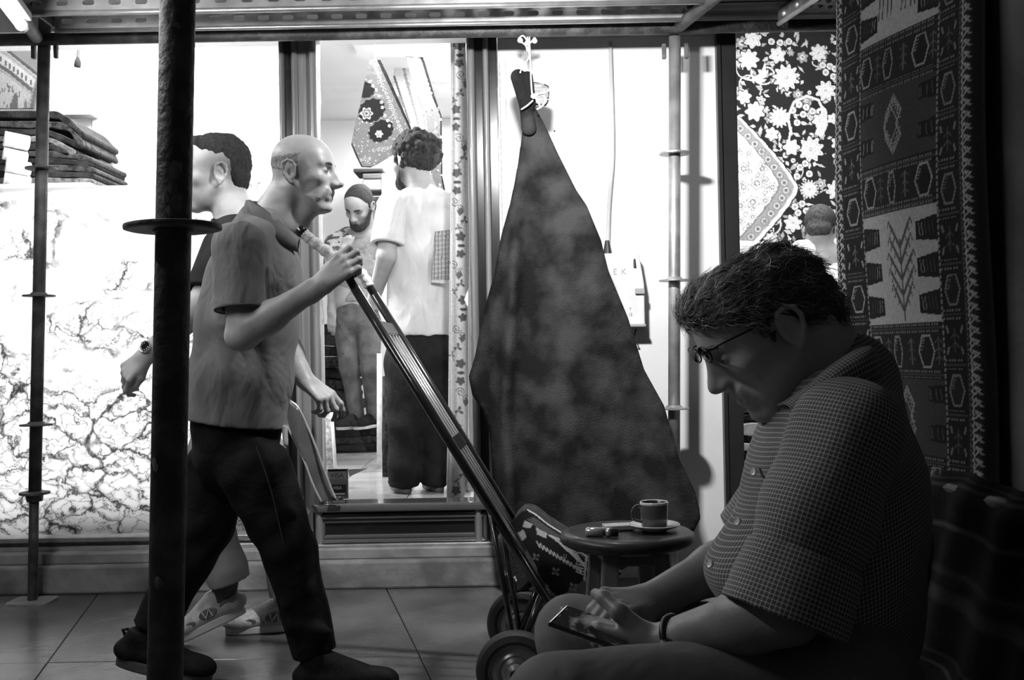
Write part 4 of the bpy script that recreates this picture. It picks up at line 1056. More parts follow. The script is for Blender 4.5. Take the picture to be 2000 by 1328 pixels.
for pth, th, lab, mi in layers: folded('folded_rug', pth, th, YR+.06, .45, M_rg[mi], lab, G)
for i, (px, py, r, e) in enumerate(((8, 271, 15, 50), (6, 299, 12, 48), (11, 322, 14, 50), (8, 347, 12, 52))):
    rl = empty('rolled_cloth', P(px, py, YR-.03), ['uppermost pale rolled cloth at the left edge of the shelf', 'second pale rolled cloth from the top at the left edge', 'third pale rolled cloth from the top at the left edge', 'lowest pale rolled cloth on the shelf at the left edge'][i], 'rolled cloth', 'pale rolled cloths')
    a = P(px, py, YR-.04); b = P(px+e, py+10, YR+.02); r_ = r/2000*YR; ax_ = unit(b-a)
    for k, rr in enumerate((1, .72, .45)):
        MB().tube([a+ax_*.004*k, b-ax_*.006, b], [r_*rr, r_*rr, r_*rr*.7], 24, caps=False).build('cloth_layer', M_rg[3], rl, smooth=True)
    MB().tube([a+ax_*.012, a+ax_*.03], r_*.42, 16).build('core', M_rg[0], rl)
    MB().tube([b-ax_*.012, b], [r_*.98, r_*.6], 24).build('fold_end', M_rg[3], rl, smooth=True)
# hanging pictorial carpet, shelf board, tassel
def paint_tap(x, y):
    p = Paint(x, y, .42)
    def par(o): return [(-60, 46+o), (18, 96+o), (80, 146+o)]
    for o, w, v in ((3, 9, .08), (14, 5, .3), (28, 14, .5), (44, 7, .10), (52, 4, .3)): p.line(par(o), w, v)
    for k in range(14):
        bx, by = -40+k*8.2, 46+20+k*6.3+22; p.rect(bx, bx+4, by-8, by+2, .1)
    p.line([(78,150),(62,214)], 9, .12); p.line([(70,160),(54,214)], 3, .25)
    for k in range(46):
        cx, cy = random.uniform(-30, 60), random.uniform(150, 210)
        if cy > 105+cx*.8+52: p.line([(cx, cy), (cx+random.uniform(-2, 2), cy-random.uniform(4, 11))], random.uniform(1.5, 3), .12)
    p.poly([(20,212),(24,196),(28,186),(33,180),(36,190),(36,212)], .12); p.poly([(46,212),(50,194),(54,200),(54,212)], .14)
    return p.c*.42
o = sheet('pictorial_carpet', [(-60,52),(18,97),(80,146),(66,213),(-60,213)], 2.0, lambda x, y: PV(x, y, 5.3+0*x), M_pat, paint=paint_tap, thick=.008); tag(o, 'pictorial carpet with striped border hanging at the upper left corner', 'carpet')
o = MB().box(X(100, 5.5), X(189, 5.5), 5.45, 5.55, Z(228, 5.5, 145), Z(207, 5.5, 145)).build('wall_board', mat('grey_board', .30, .36, rough=.6)); tag(o, 'grey wooden board on the wall behind the rug pile', 'board')
o = MB().box(X(88, 5.6), X(190, 5.6), 5.56, 5.62, ZF, 2.9).build('wall_niche', M_white); tag(o, 'white niche wall behind the rug pile', kind='structure')
ts = empty('tassel', P(152, 96, 5.2), 'black tassel dangling below the scaffold tube in the left window', 'tassel')
MB().tube([P(153, 60, 5.2)*np.array([1,1,0])+np.array([0,0,2.9]), P(153, 100, 5.2), P(152, 112, 5.2)], [.006, .007, .008], 8).build('cord', M_black, ts)
MB().tube([P(152, 110, 5.2), P(152, 120, 5.2), P(151, 131, 5.2)], [.006, .016, .017], 12).build('skirt', mat('tassel_wool', .012, .03, rough=.95, scale=200, bump=.6), ts, smooth=True)

# ================================================================== CENTRE WINDOW
rug_o = [(722,117),(744,117),(771,178),(803,250),(806,292),(792,296),(768,302),(742,318),(724,327),(706,326),(696,306),(686,282),(692,250),(703,205),(712,160)]
def paint_med(x, y):
    p = Paint(x, y, .13)
    for k in range(520):
        cx, cy = RNG.uniform(685, 805), RNG.uniform(116, 328); p.disc(cx, cy, RNG.uniform(.7, 1.5), RNG.choice([.38, .09, .30]))
    p.line([(740,118),(803,252)], 7, .015)
    for t in np.linspace(0, 1, 17): p.flower(731+t*52, 128+t*126, 4.2, 5, [(1, .36), (.5, .1)], petal=.6)
    for t in np.linspace(0, 1, 9): p.flower(696+t*8+ t*60, 300+ -t*12+ (14 if t < .4 else 0), 4, 5, [(1, .36), (.5, .1)], petal=.6)
    for cx, cy, rx, ry, rot in ((712,176,20,16,0), (726,216,27,22,.5), (744,256,26,20,.6)):
        pts = []
        for a in np.linspace(0, 6.28, 40)[:-1]:
            rr = 1+.07*math.cos(12*a); ux, uy = rx*rr*math.cos(a), ry*rr*math.sin(a); pts.append((cx+ux*math.cos(rot)+uy*math.sin(rot), cy-ux*math.sin(rot)+uy*math.cos(rot)))
        p.poly(pts, .012)
    p.flower(716, 222, 13, 6, [(1, .34), (.72, .06), (.5, .32), (.25, .05)]); p.flower(740, 262, 8, 6, [(1, .5), (.55, .15), (.3, .4)]); 
    for q in ((722,160),(728,168),(735,176),(740,188),(745,200),(747,210),(752,226),(757,236),(760,246)): p.flower(q[0], q[1], 3.6, 5, [(1, .42), (.4, .15)])
    p.line([(686,282),(706,327),(724,328)], 5, .02)
    return p.c
o = sheet('medallion_carpet', rug_o, 1.15, lambda x, y: PV(x, y, 6.1+.0006*(x-740)), M_pat, paint=paint_med, thick=.012); tag(o, 'hung medallion carpet with dark lozenges above the curly-haired man', 'carpet')
MB().tube([P(733, 118, 6.1), P(733, 118, 6.1)*np.array([1, 1, 0])+np.array([0, 0, 2.9])], .004, 6).build('hanging_cord', M_str, o)
def paint_run(x, y):
    p = Paint(x, y, .16)
    p.line([(806,76),(826,120),(846,188),(862,226),(864,345),(868,372)], 5, .012)
    for t in np.linspace(0, 1, 12): p.line([(794+t*40, 88+t*98), (806+t*36, 84+t*98)], 4.2, .62)
    p.line([(788,80),(806,150),(826,205),(836,300)], 7, .22)
    for k in range(90): cx, cy = RNG.uniform(822, 866), RNG.uniform(190, 365); p.disc(cx, cy, RNG.uniform(1, 3), RNG.choice([.35, .1, .5]))
    return p.c
o = sheet('striped_runner', [(784,70),(808,70),(828,118),(848,186),(862,226),(864,345),(870,375),(846,375),(838,300),(826,215),(806,160)], 1.4, lambda x, y: PV(x, y, 6.5+.0008*(x-800)), M_pat, paint=paint_run, thick=.012); tag(o, 'narrow striped runner hanging slantwise above the curly-haired man', 'carpet')
def paint_pale(x, y):
    p = Paint(x, y, .66); p.line([(782,90),(792,150),(822,260)], 5, .3); p.line([(770,150),(800,240)], 4, .12); p.disc(778, 212, 10, .25, 24)
    for k in range(30): p.disc(RNG.uniform(770, 830), RNG.uniform(90, 300), 2, .4)
    return p.c
o = sheet('pale_hanging', [(778,84),(788,84),(806,158),(830,225),(842,310),(806,310),(790,250),(772,190),(768,150)], 2.0, lambda x, y: PV(x, y, 6.9+0*x), M_pat, paint=paint_pale, thick=.01); tag(o, 'pale hanging rug between medallion carpet and striped runner', 'carpet')
dv = empty('wall_camera', P(760, 128, 7.4), 'small white wall camera with a black lens above the carpets', 'camera')
c0 = P(764, 130, 7.4); MB().obox(c0, (1, 0, 0), (0, 1, 0), (0, 0, 1), .05, .06, .06).build('case', M_white, dv, bevel=.02); MB().lathe([(.024, 0), (.024, .01), (0, .012)], P(759, 129, 7.33), axis=(0, -1, 0), n=16).build('lens', M_black, dv)
MB().obox(P(750, 96, 7.6), (1, 0, 0), (0, 1, 0), (0, 0, 1), .12, .02, .07).build('bracket_plate', mat('pale_grey', .45), dv)
for y_ in (83, 93, 103): MB().lathe([(.03, 0), (.03, .01), (.02, .014), (0, .014)], P(737, y_, 7.55), axis=(0, -1, 0), n=16).build('indicator', M_white, dv)
# pile of textiles behind the bearded man
for px0, px1, py0, py1, m_, lab in ((690, 747, 328, 337, 0, 'dark folded cloth on the back shelf above the bearded man'), (708, 744, 338, 350, 1, 'dark-topped striped textile pile on the back shelf'), (708, 744, 350, 372, 2, 'striped textile pile above the bearded man'), (745, 768, 338, 386, 3, 'white folded textile pile on the back shelf')):
    a = P(px0, py1, 7.9); b = P(px1, py0, 7.9)
    o = MB().box(a[0], b[0], 7.9, 8.2, a[2]+.002, b[2]).build('textile_pile', mat('pile_%d' % m_, (.05, .12, .35, .75)[m_], (.12, .3, .6, .85)[m_], rough=.9, scale=14, stretch=(.3, .3, 8)), bevel=.008); tag(o, lab, 'textile pile', 'textiles on the back shelf')
a = P(686, 388, 7.85); b = P(772, 384, 7.85)
o = MB().box(a[0], b[0], 7.85, 8.4, a[2]-.012, a[2]+.012).build('back_shelf', mat('dark_shelf', .06, .1)); tag(o, 'dark back shelf under the textile piles', 'shelf')
MB().prism([P(752, 392, 7.95), P(770, 392, 7.95), P(752, 440, 7.95)], (0, .02, 0)).build('shelf_bracket', MATS['dark_shelf'], o)
lm = empty('globe_lamp', P(746, 402, 7.3), 'small white globe lamp beside the bearded man', 'lamp')
MB().lathe([(.0, -.036), (.018, -.031), (.032, -.018), (.037, 0), (.032, .018), (.018, .031), (0, .036)], P(745, 398, 7.3), n=20).build('globe', mat('globe_glow', .9, emit=2.5), lm, smooth=True)
MB().tube([P(745, 388, 7.3), P(738, 386, 7.6), P(736, 386, 7.85)], .005, 8).build('arm', M_black, lm)
# flowered hanging just inside the glass
def paint_fl(x, y):
    p = Paint(x, y, .52); y_ = 90; k = 0
    p.rect(870, 925, 60, 92, .10)
    while y_ < 960:
        cx = 897+7*math.sin(k*1.7)
        if k % 3 == 0:
            p.flower(cx, y_, 10, 5, [(1, .10)], rot=k); p.disc(cx+1, y_+18, 9, .5, 4.5); p.disc(cx+1, y_+18, 7, .08, 3.2); p.flower(cx, y_+34, 9, 5, [(1, .10)], rot=1+k); y_ += 52
        elif k % 3 == 1:
            p.line(spiral(cx-4, y_+4, 9, 1.5, k), 1.8, .16); p.line(spiral(cx+6, y_+16, 7, 1.4, k+2, -1), 1.8, .16); p.poly([(cx, y_+22), (cx+9, y_+14), (cx+13, y_+24), (cx+5, y_+32)], .12); y_ += 36
        else:
            p.flower(cx+4, y_+4, 9, 3, [(1, .12)], rot=k*.7, petal=.9); p.flower(cx-8, y_+18, 7, 3, [(1, .14)], rot=k, petal=.9); p.line([(cx+4, y_+4), (cx-8, y_+18), (cx-2, y_+32)], 1.8, .2); y_ += 36
        k += 1
    p.line([(883, 70), (880, 960)], 2, .75)
    return p.c
fl_o = [(880,66),(916,66),(917,300),(916,560),(906,585),(914,600),(914,940),(905,972),(872,972),(876,800),(879,500),(881,300)]
o = sheet('flowered_hanging', fl_o, 1.5, lambda x, y: PV(x, y, 4.60+.010*np.sin((x-878)*.25)+.006*np.sin(y*.02)), M_pat, paint=paint_fl, thick=.004); tag(o, 'long flowered cloth hanging inside the window beside the dark post', 'cloth hanging')
o = sheet('plain_hanging', [(914,380),(925,360),(926,960),(916,960),(914,640)], 3, lambda x, y: PV(x, y, 4.66+0*x), mat('plain_cream_cloth', .5, .6, rough=.9), thick=.006); tag(o, 'plain cream cloth edge hanging behind the flowered cloth', 'cloth hanging')
# dark rug piles at the back
Gp = 'dark rugs piled at the back'
for i in range(11):
    y_ = 640+i*22; lab = ('dark folded rug in the tall pile behind the bearded man, ' + ['topmost', 'second from top', 'third from top', 'fourth from top', 'fifth from top', 'middle', 'fifth from bottom', 'fourth from bottom', 'third from bottom', 'second from bottom', 'lowest'][i])
    folded('piled_rug', [(560, y_), (640, y_+2), (680+6*math.sin(i*2.), y_+1)], 20, 7.55, .6, M_rg[i % 2], lab, Gp)
for i, (y_, x1_) in enumerate(((845, 738), (860, 734), (874, 738))):
    folded('piled_rug', [(636, y_), (680, y_+1), (x1_, y_-2)], 13.5, 7.0, .7, M_rg[i % 2], ['top rug of the low pile under the bearded man', 'middle rug of the low pile under the bearded man', 'bottom rug of the low pile under the bearded man'][i], Gp)
def standing(name, px, py0, py1, r_px, Y, m_, label, lean=0, fringe=False, cat='rolled rug'):
    rt = empty(name, P(px, py1, Y), label, cat, 'rolled rugs standing in the shop')
    a, b = P(px, py1, Y), P(px+lean, py0, Y); a[2] = ZF+.001; r_ = r_px/2000*Y
    MB().tube([a, a+(b-a)*.5, b], [r_, r_*1.03, r_], 18).build('roll', m_, rt, smooth=True)
    MB().tube([b, b+unit(b-a)*.004], r_*.6, 14).build('core', M_rg[0], rt)
    if fringe: MB().tube([a+np.array([r_*.8, -r_*.6, 0]), b+np.array([r_*.8, -r_*.6, 0])], r_*.28, 8).build('pale_edge', M_rg[3], rt, smooth=True)
standing('rolled_rug', 741, 690, 926, 5, 6.0, M_rg[3], 'slim white rolled rug standing left of the curly-haired man')
standing('rolled_rug', 756, 735, 942, 9, 5.6, M_rg[1], 'dark rolled rug with pale edge standing beside the curly-haired man', fringe=True)
standing('rolled_rug', 772, 820, 955, 8, 5.35, M_rg[2], 'short mottled rolled rug standing behind the curly-haired man', fringe=True)
standing('rolled_rug', 648, 806, 932, 13, 5.1, mat('rug_tile_pattern', .18, .5, rough=.9, scale=45), 'patterned rolled rug with a white edge standing behind the card sign', lean=-10, fringe=True)
standing('rolled_rug', 898, 905, 962, 20, 5.0, M_rg[2], 'stout mottled rug roll behind the flowered cloth', fringe=True)
# payment card sign on the sill
sg = empty('card_sign', P(660, 972, 4.5), 'small payment card sign standing inside the window', 'sign')
a = P(640, 975, 4.5); b = P(679, 915, 4.5)
MB().box(a[0], b[0], 4.5, 4.515, a[2], b[2]).build('board', mat('sign_grey', .20, .24, rough=.5), sg, bevel=.002)
def card(px0, px1, py0, py1, v, name): 
    q0, q1 = P(px0, py1, 4.498), P(px1, py0, 4.498); return MB().box(q0[0], q1[0], 4.4965, 4.4998, q0[2], q1[2]).build(name, mat('card_%g' % v, v, rough=.4), sg)
card(641, 676, 917, 936, .33, 'card'); card(641, 676, 916, 921, .02, 'card_band'); card(648, 676, 946, 968, .02, 'card')
M_ink = mat('dark_ink', .02); 
text_mesh('VISA', .030, P(658, 929, 4.4955), FACE_CAM @ Matrix.Shear('XY', 2, (.25,)).to_3x3() if False else FACE_CAM, M_ink, 'lettering', sg)
text_mesh('VISA', .019, P(659, 953, 4.4955), FACE_CAM, M_prn, 'lettering', sg)
MB().obox(P(662, 964.5, 4.4955), (1, 0, 0), (0, 1, 0), (0, 0, 1), .026, .0006, .003).build('print_line', M_prn, sg)
o = MB().prism([P(680, 917, 4.52), P(718, 915, 4.62), P(682, 931, 4.52)], (0, .004, .002)).build('paper_arrow', mat('grey_paper', .25)); tag(o, 'grey paper arrow pointing right beside the card sign', 'sign')
# glossy dark panel leaning by the window post
lp = empty('leaning_panel', P(640, 975, 3.95), 'glossy dark curved panel with bright rims leaning by the window post', 'panel')
lo2 = [(566,782),(585,800),(612,860),(634,920),(652,966),(660,976),(628,980),(612,948),(590,890),(566,842),(556,820)]
sheet('panel_face', lo2, 4, lambda x, y: PV(x, y, 4.262-.02*np.sin((x-556)*.06)), mat('dark_gloss', .06, .10, rough=.15, coat=.8), lp, thick=.01)
MB().tube(bez([P(q[0], q[1], 4.247) for q in lo2[:6]], 5), .005, 8).build('rim', M_chr, lp, smooth=True)
MB().tube(bez([P(q[0], q[1], 4.247) for q in (lo2[6:])], 5), .005, 8).build('rim', M_chr, lp, smooth=True)
MB().tube([P(648, 974, 4.25), P(670, 972, 4.25)], .008, 8).build('foot', M_black, lp, smooth=True)

# ================================================================== RIGHT DOORWAY
YC = 5.9
def paint_persian(x, y):
    r = np.random.default_rng(3); p = Paint(x, y, .018)
    # vines
    for k in range(26):
        cx, cy = r.uniform(1430, 1760), r.uniform(60, 520); p.line(spiral(cx, cy, r.uniform(14, 34), r.uniform(.6, 1.1), r.uniform(0, 6), r.choice([-1, 1])), r.uniform(2, 3.4), .55)
    for k in range(420):
        cx, cy = r.uniform(1430, 1760), r.uniform(60, 520); a = r.uniform(0, 6.28); l = r.uniform(5, 11); w = r.uniform(2.5, 4.5)
        dx, dy = math.cos(a), math.sin(a); p.poly([(cx-dx*l, cy-dy*l), (cx-dy*w, cy+dx*w), (cx+dx*l, cy+dy*l), (cx+dy*w, cy-dx*w)], r.choice([.5, .35, .7]))
    for k in range(70):
        cx, cy = r.uniform(1430, 1760), r.uniform(60, 520); rr = r.uniform(4.5, 7); p.disc(cx, cy, rr, .10); p.disc(cx, cy, rr*.86, .6); p.disc(cx, cy, rr*.3, .2)
    for k in range(46):
        cx, cy, rr = r.uniform(1430, 1760), r.uniform(60, 520), r.uniform(7, 13); p.flower(cx, cy, rr*1.15, 6, [(1, .02)], k); p.flower(cx, cy, rr, 6, [(1, r.choice([.45, .6, .3])), (.7, .22), (.5, .6), (.2, .1)], k)
    # the big palmettes
    for cx, cy, rr, n, rot in ((1462,117,21,8,0),(1518,108,17,6,.3),(1535,152,27,11,.2),(1598,104,18,8,.1),(1612,178,21,8,.4),(1522,230,21,14,0),(1474,218,20,7,.5),(1453,190,15,6,.2),(1583,292,26,9,.3),(1545,288,17,6,0),(1507,262,14,6,.4),
                               (1580,370,19,16,.1),(1632,372,20,8,.2),(1548,436,18,7,.2),(1505,468,15,8,.6),(1638,280,16,7,0),(1600,236,15,6,.2),(1640,470,18,8,0),(1690,150,26,9,0),(1700,250,24,8,0),(1690,380,26,9,0),(1470,78,18,6,.4),(1625,232,11,5,0)):
        p.flower(cx, cy, rr*1.16, n, [(1, .02)], rot); p.flower(cx, cy, rr, n, [(1, .66), (.80, .38), (.72, .72), (.45, .45), (.36, .78), (.16, .12), (.10, .7)], rot)
    for cx, cy in ((1560,205),(1574,210),(1548,216),(1568,224),(1586,218),(1556,240),(1506,82),(1523,84),(1540,82),(1606,128),(1620,130),(1612,142),(1627,150),(1630,135),(1562,327),(1572,320),(1556,345),(1580,340),(1552,404),(1566,398),(1574,412),(1558,416)):
        p.disc(cx, cy, 7.6, .03); p.disc(cx, cy, 6.4, .7); p.disc(cx, cy, 4.2, .5); p.disc(cx, cy, 1.6, .2)
    p.line([(1545,262),(1538,230),(1550,200),(1575,188),(1598,196),(1606,214)], 5, .62); p.line([(1540,276),(1544,250)], 4, .6)
    p.poly([(1604,205),(1614,215),(1616,245),(1606,268),(1590,262),(1600,240)], .6); p.poly([(1486,142),(1494,120),(1497,150),(1480,160),(1462,158)], .62)
    # scalloped medallion at the left
    def med(off, v):
        pts = [(1380, 230)]
        for t in np.linspace(0, 1, 60):
            yy = 226+t*262; e = 1-abs((yy-368)/142.)**1.25; xx = 1436+max(e, 0)*116+off+2.2*abs(math.sin(t*40)); pts.append((xx, yy+(off*.2)))
        pts += [(1380, 490)]; p.poly(pts, v)
    med(8, .02); med(5, .85); med(-3, .30); 
    for t in np.linspace(.04, .96, 17):
        yy = 226+t*262; e = 1-abs((yy-368)/142.)**1.25; xx = 1436+max(e, 0)*116-16; p.disc(xx, yy, 9, .24); p.ring(xx, yy, 4, 6, .55); p.disc(xx, yy, 2, .1)
    med(-30, .16); med(-33, .80)
    for cx, cy, rr in ((1452,330,13),(1478,358,14),(1452,366,12),(1488,330,12),(1470,395,14),(1446,402,11),(1494,392,11),(1462,300,10),(1508,366,11),(1446,432,10),(1470,424,9)):
        p.flower(cx, cy, rr, 6, [(1, .30), (.82, .7), (.5, .16), (.3, .6)], rot=cx)
    for k in range(26): p.line(spiral(r.uniform(1438, 1510), r.uniform(290, 450), 6, 1.1, r.uniform(0, 6)), 1.6, .22)
    return np.clip(p.c, 0, 1)
pc = sheet('flowered_carpet', [(1436,56),(1760,56),(1760,520),(1436,520)], 1.25, lambda x, y: PV(x, y, YC+.012*np.sin(x*.02)), M_pat, paint=paint_persian, thick=.012); tag(pc, 'big flowered carpet with a scalloped medallion hanging in the doorway', 'carpet')
o = MB().tube([P(1425, 477, 5.75), P(1486, 479, 5.75)], [.024, .022], 18).build('white_roll', M_rg[3], smooth=True); tag(o, 'short white roll lying below the flowered carpet', 'rolled cloth')
tbl = empty('rug_bench', P(1500, 760, 5.6), 'low white bench holding the roll under the flowered carpet', 'bench')
zb_ = P(1455, 491, 5.75)[2]
MB().box(X(1405, 5.7), X(1700, 5.7), 5.6, 5.85, zb_-.03, zb_-.003).build('top', M_white, tbl)
MB().box(X(1405, 5.7), X(1700, 5.7), 5.8, 5.85, ZF, zb_-.03).build('back_panel', M_white, tbl)
Gd = 'folded rugs stacked in the doorway'
for i, (py, th, m_, lab) in enumerate(((946, 26, 3, 'broad white folded rug at the bottom of the doorway stack'), (915, 30, 3, 'white folded rug above the bottom one in the doorway stack'), (889, 14, 0, 'thin black folded rug in the lower doorway stack'), (872, 16, 3, 'white folded rug between two dark ones in the doorway stack'), (857, 9, 0, 'thin dark folded rug in the middle of the doorway stack'),
                                  (838, 26, 3, 'thick white folded rug in the upper doorway stack'), (815, 13, 1, 'dark-edged folded rug near the top of the doorway stack'), (796, 20, 2, 'mottled folded rug on top of the doorway stack'))):
    folded('stacked_rug', [(1425, py), (1470, py+1), (1530, py-1)], th*.94, 5.1, .35, M_rg[m_], lab, Gd)
o = MB().box(X(1420, 5.15), X(1560, 5.15), 5.1, 5.5, ZF, P(1450, 960, 5.1)[2]-.002).build('stack_base', M_white); tag(o, 'white box base under the doorway rug stack', 'box')
# ================================================================== PEOPLE
def skin(name, v, rough=.5, bump=.05):
    return mat(name, v*.88, v*1.08, rough=rough, scale=18, attr='tone', bump=bump, bscale=140, spec=.35)
def blob_tone(H, blobs, base=1.0):
    """blobs: (centre in head space, radii, factor) - stubble, brows, lips: the colour of the skin itself"""
    def fn(V):
        q = H.inv(V); t = np.full(len(V), base)
        for c, r, f in blobs:
            d = np.sqrt((((q-np.asarray(c))/np.asarray(r))**2).sum(1)); w = np.clip(1.5-d, 0, 1)
            t = t*(1-w)+t*f*w
        return t
    return fn
def both(c, r, f): return [((c[0], c[1], c[2]), r, f), ((c[0], -c[1], c[2]), r, f)]
M_brow = mat('dark_brow_hair', .02, .05, rough=.8, scale=200)
M_eyew = mat('eye_white', .20, rough=.15); M_iris = mat('eye_iris', .015, rough=.1)
def eyes(H, parent, open_=1.0):
    for y in (-1, 1):
        c = H(.0765, y*.032, .0072); r = .0136*H.s
        e = Field(); e.ell(c, (r, r, r*open_), H.M, .001)
        o = body('eye', [e.mesh(.0022)], M_eyew, parent)
        c2 = H(.0765+.0070, y*.0322, .0068); g = Field(); g.ell(c2, (r*.55, r*.5, r*.5*open_), H.M, .001)
        body('iris', [g.mesh(.0016)], M_iris, o)
def brows(H, parent, m_, thick=1.0, rise=0.0):
    for y in (-1, 1):
        MB().tube(bez([H(.0955, y*.012, .026+rise), H(.0945, y*.026, .033+rise), H(.080, y*.048, .029+rise)], 5), [H.s*.0035*thick]*6+[H.s*.004*thick]*4+[H.s*.002], 8).build('eyebrow', m_, parent, smooth=True)
def hl(H, x, y, z): return H(x, y, z)
def denim(name, a, b): return mat(name, a, b, rough=.85, scale=12, bump=.35, bscale=260, wr=(9, .5, (1, 1, .8)))
YAX = np.array([0, 1., 0])

def shoe(name, heel, toe, width, m_up, m_sole, parent, height=.085, sole=.026, pitch=None):
    """heel, toe: 3d points of the sole's underside"""
    heel = np.asarray(heel, float); toe = np.asarray(toe, float); f = unit(toe-heel); L = np.linalg.norm(toe-heel)
    up = np.array([0, 0, 1.]); up = unit(up-f*up.dot(f)); l = np.cross(up, f)
    p = lambda a, b, c: heel+f*a*L+l*b+up*c
    fd = Field(); w = width
    fd.cap(p(.12, 0, sole+.018), p(.86, 0, sole+.006), w*.42, w*.44, .02, fl=(up, .62))
    fd.cap(p(.12, 0, sole+.02), p(.20, 0, height), w*.36, w*.33, .02)
    fd.cap(p(.24, 0, height*.95), p(.62, 0, sole+.022), w*.34, w*.34, .025)
    fd.ell(p(.80, 0, sole+.012), (L*.20, w*.46, .030), np.array([f, l, up]), .02)
    fd.cut(p(0, 0, sole*.8), -up); fd.cut(p(.2, 0, height+.018), up)
    o = body(name, [fd.mesh(.0045)], m_up, parent)
    n = 26; pts = []
    for k in range(n):
        a = 2*math.pi*k/n; ca, sa = math.cos(a), math.sin(a)
        wid = w*(.43+.07*ca)*.98; x_ = .5+.5*math.copysign(abs(ca)**.8, ca)
        pts.append(p(x_, math.copysign(abs(sa)**.8, sa)*wid, 0))
    s_ = MB().prism(pts, up*sole).build('sole', m_sole, o, bevel=.006, bseg=2); auto_smooth(s_, .8)
    for k in range(5):
        t = .40+.07*k; z_ = height*.98-(height-.055)*(k/4.)**.9+.004
        MB().tube([p(t, -w*.22, z_-.008), p(t+.005, 0, z_+.004), p(t, w*.22, z_-.008)], .0026, 6).build('lace', m_sole, o)
    return o, p

# ------------------------------------------------------------------ 1. the bald man with the hand truck
def walker():
    root = empty('person', (P(470, 1300, 3.05)[0], 3.05, 0), 'bald man in a grey polo shirt walking right, pushing the hand truck', 'person')
    YC_ = 3.05; W = lambda px, py, dy=0.0: P(px, py, YC_+dy)
    up = unit(W(592, 263)-W(600, 418)); fw = np.array([1, -.10, -.06])
    H = HeadFrame(W(590, 341), fw, up, .97)
    fd = Field()
    add_head(fd, H, nose=1.07, chin=1.03, jaw=.98, back=.90, cheek=1.05, lines=.55, brow=1.2, lip=.9, top=.93)
    for y in (-1, 1):   # hollow cheek, temple, neck cords
        fd.ell(H(.048, y*.066, -.050), np.array([.016, .007, .018])*H.s, H.M, .014, True)
        fd.ell(H(.060, y*.075, .036), np.array([.016, .007, .018])*H.s, H.M, .014, True)
        fd.cap(H(-.02, y*.045, -.055), W(560, 446, y*.03), .014, .012, .02)
    fd.cap(H(-.030, 0, -.03), W(534, 424), .056, .060, .03, fl=(YAX, .98)); fd.cap(H(.03, 0, -.095), W(578, 440), .026, .036, .03)
    fd.ell(W(583, 432), (.018, .02, .022), None, .015)
    # trunk hidden under the shirt, then the arms
    fd.cap(W(500, 540), W(470, 700), .08, .10, .04, fl=(YAX, 1.3)); fd.cap(W(538, 428), W(505, 540), .045, .06, .04)
    sh = W(468, 492, -.185); el = W(474, 652, -.215); wr = W(628, 556, -.215)
    fd.cap(sh, el, .050, .043, .03); fd.cap(el, el+(wr-el)*.35, .043, .043, .02); fd.cap(el+(wr-el)*.3, wr, .043, .026, .02)
    fd.ell(el+np.array([-.012, -.004, -.012]), (.03, .03, .028), None, .02)
    fd.cap(el+(wr-el)*.15+np.array([0, -.03, .008]), wr+np.array([-.03, -.016, .01]), .012, .006, .015)   # forearm muscle ridge
    # right hand closed round the near handle
    hp0, hp1 = P(610, 470, 2.86), P(693, 563, 2.86); hd = unit(hp1-hp0)
    kn_ = P(668, 520, 2.832); x_ = unit(kn_-wr)
    fing = ((.35, 1.35, 1.0), (.45, 1.4, 1.0), (.5, 1.4, 1.0), (.55, 1.4, 1.0))
    n_ = np.array([.30, -.80, .50]); n_ = unit(n_-x_*n_.dot(x_)); t_ = unit(np.cross(n_, x_)); t_ = t_ if t_.dot(-hd) > 0 else -t_
    _hand(fd, wr, x_, t_, n_, 1.0, fing, ((.03, .024, -.012), (.055, .046, -.030), (.085, .050, -.050), (.105, .040, -.058)), 0.04, .006)
    # left arm hanging on the far side
    sh2 = W(500, 495, .17); el2 = W(568, 690, .20); wr2 = W(598, 745, .17)
    fd.cap(sh2, el2, .048, .040, .03); fd.cap(el2, wr2, .040, .027, .02)
    x2 = unit(np.array([.55, -.15, -.42])); n2 = np.array([.35, -.55, .75]); n2 = unit(n2-x2*n2.dot(x2)); t2 = unit(np.cross(x2, n2)); t2 = t2 if t2[2] > 0 else -t2
    _hand(fd, wr2, x2, t2, n2, .98, ((.35, .5, .4), (.6, .7, .5), (.9, .9, .6), (1.0, .9, .6)), ((.025, .024, -.006), (.055, .044, -.018), (.085, .046, -.034), (.108, .038, -.046)), .05, .006)
    lo, hi = H(0, 0, 0)-.15, H(0, 0, 0)+.15
    fine = [(lo, hi, .003), (wr-np.array([.04, .07, .07]), wr+np.array([.15, .08, .12]), .0035), (wr2-np.array([.05, .07, .16]), wr2+np.array([.15, .08, .06]), .0035)]
    blobs = both((-.045, .07, .02), (.05, .05, .045), .80)+both((.02, .07, .0), (.02, .03, .035), .84)+[((.085, 0, -.066), (.018, .022, .007), .72), ((.07, 0, -.08), (.05, .06, .03), .90)]+both((.088, .034, .006), (.012, .016, .008), .55)
    body('body', [fd.mesh(.006, fine)], skin('weathered_skin', .42, .42, .10), root, tone=blob_tone(H, blobs))
    eyes(H, root, .55); brows(H, root, mat('grizzled_brow', .08, .16, rough=.9, scale=300), .9, .0)
    # fringe of cropped grey hair
    hf = Field(); 
    hf.ell(H(-.0108, 0, .042), np.array([.0890, .0785, .0826])*H.s, H.M, .002)
    hf.cut(H(-.04, 0, .048), H.u-H.f*.15); hf.cut(H(.018, 0, 0), H.f)
    for y in (-1, 1): hf.ell(H(-.012, y*.082, -.004), np.array([.024, .02, .036])*H.s, H.M, .004, True)
    hf.wob(waves(5, 260, .002)); hf.wob(waves(6, 90, .003))
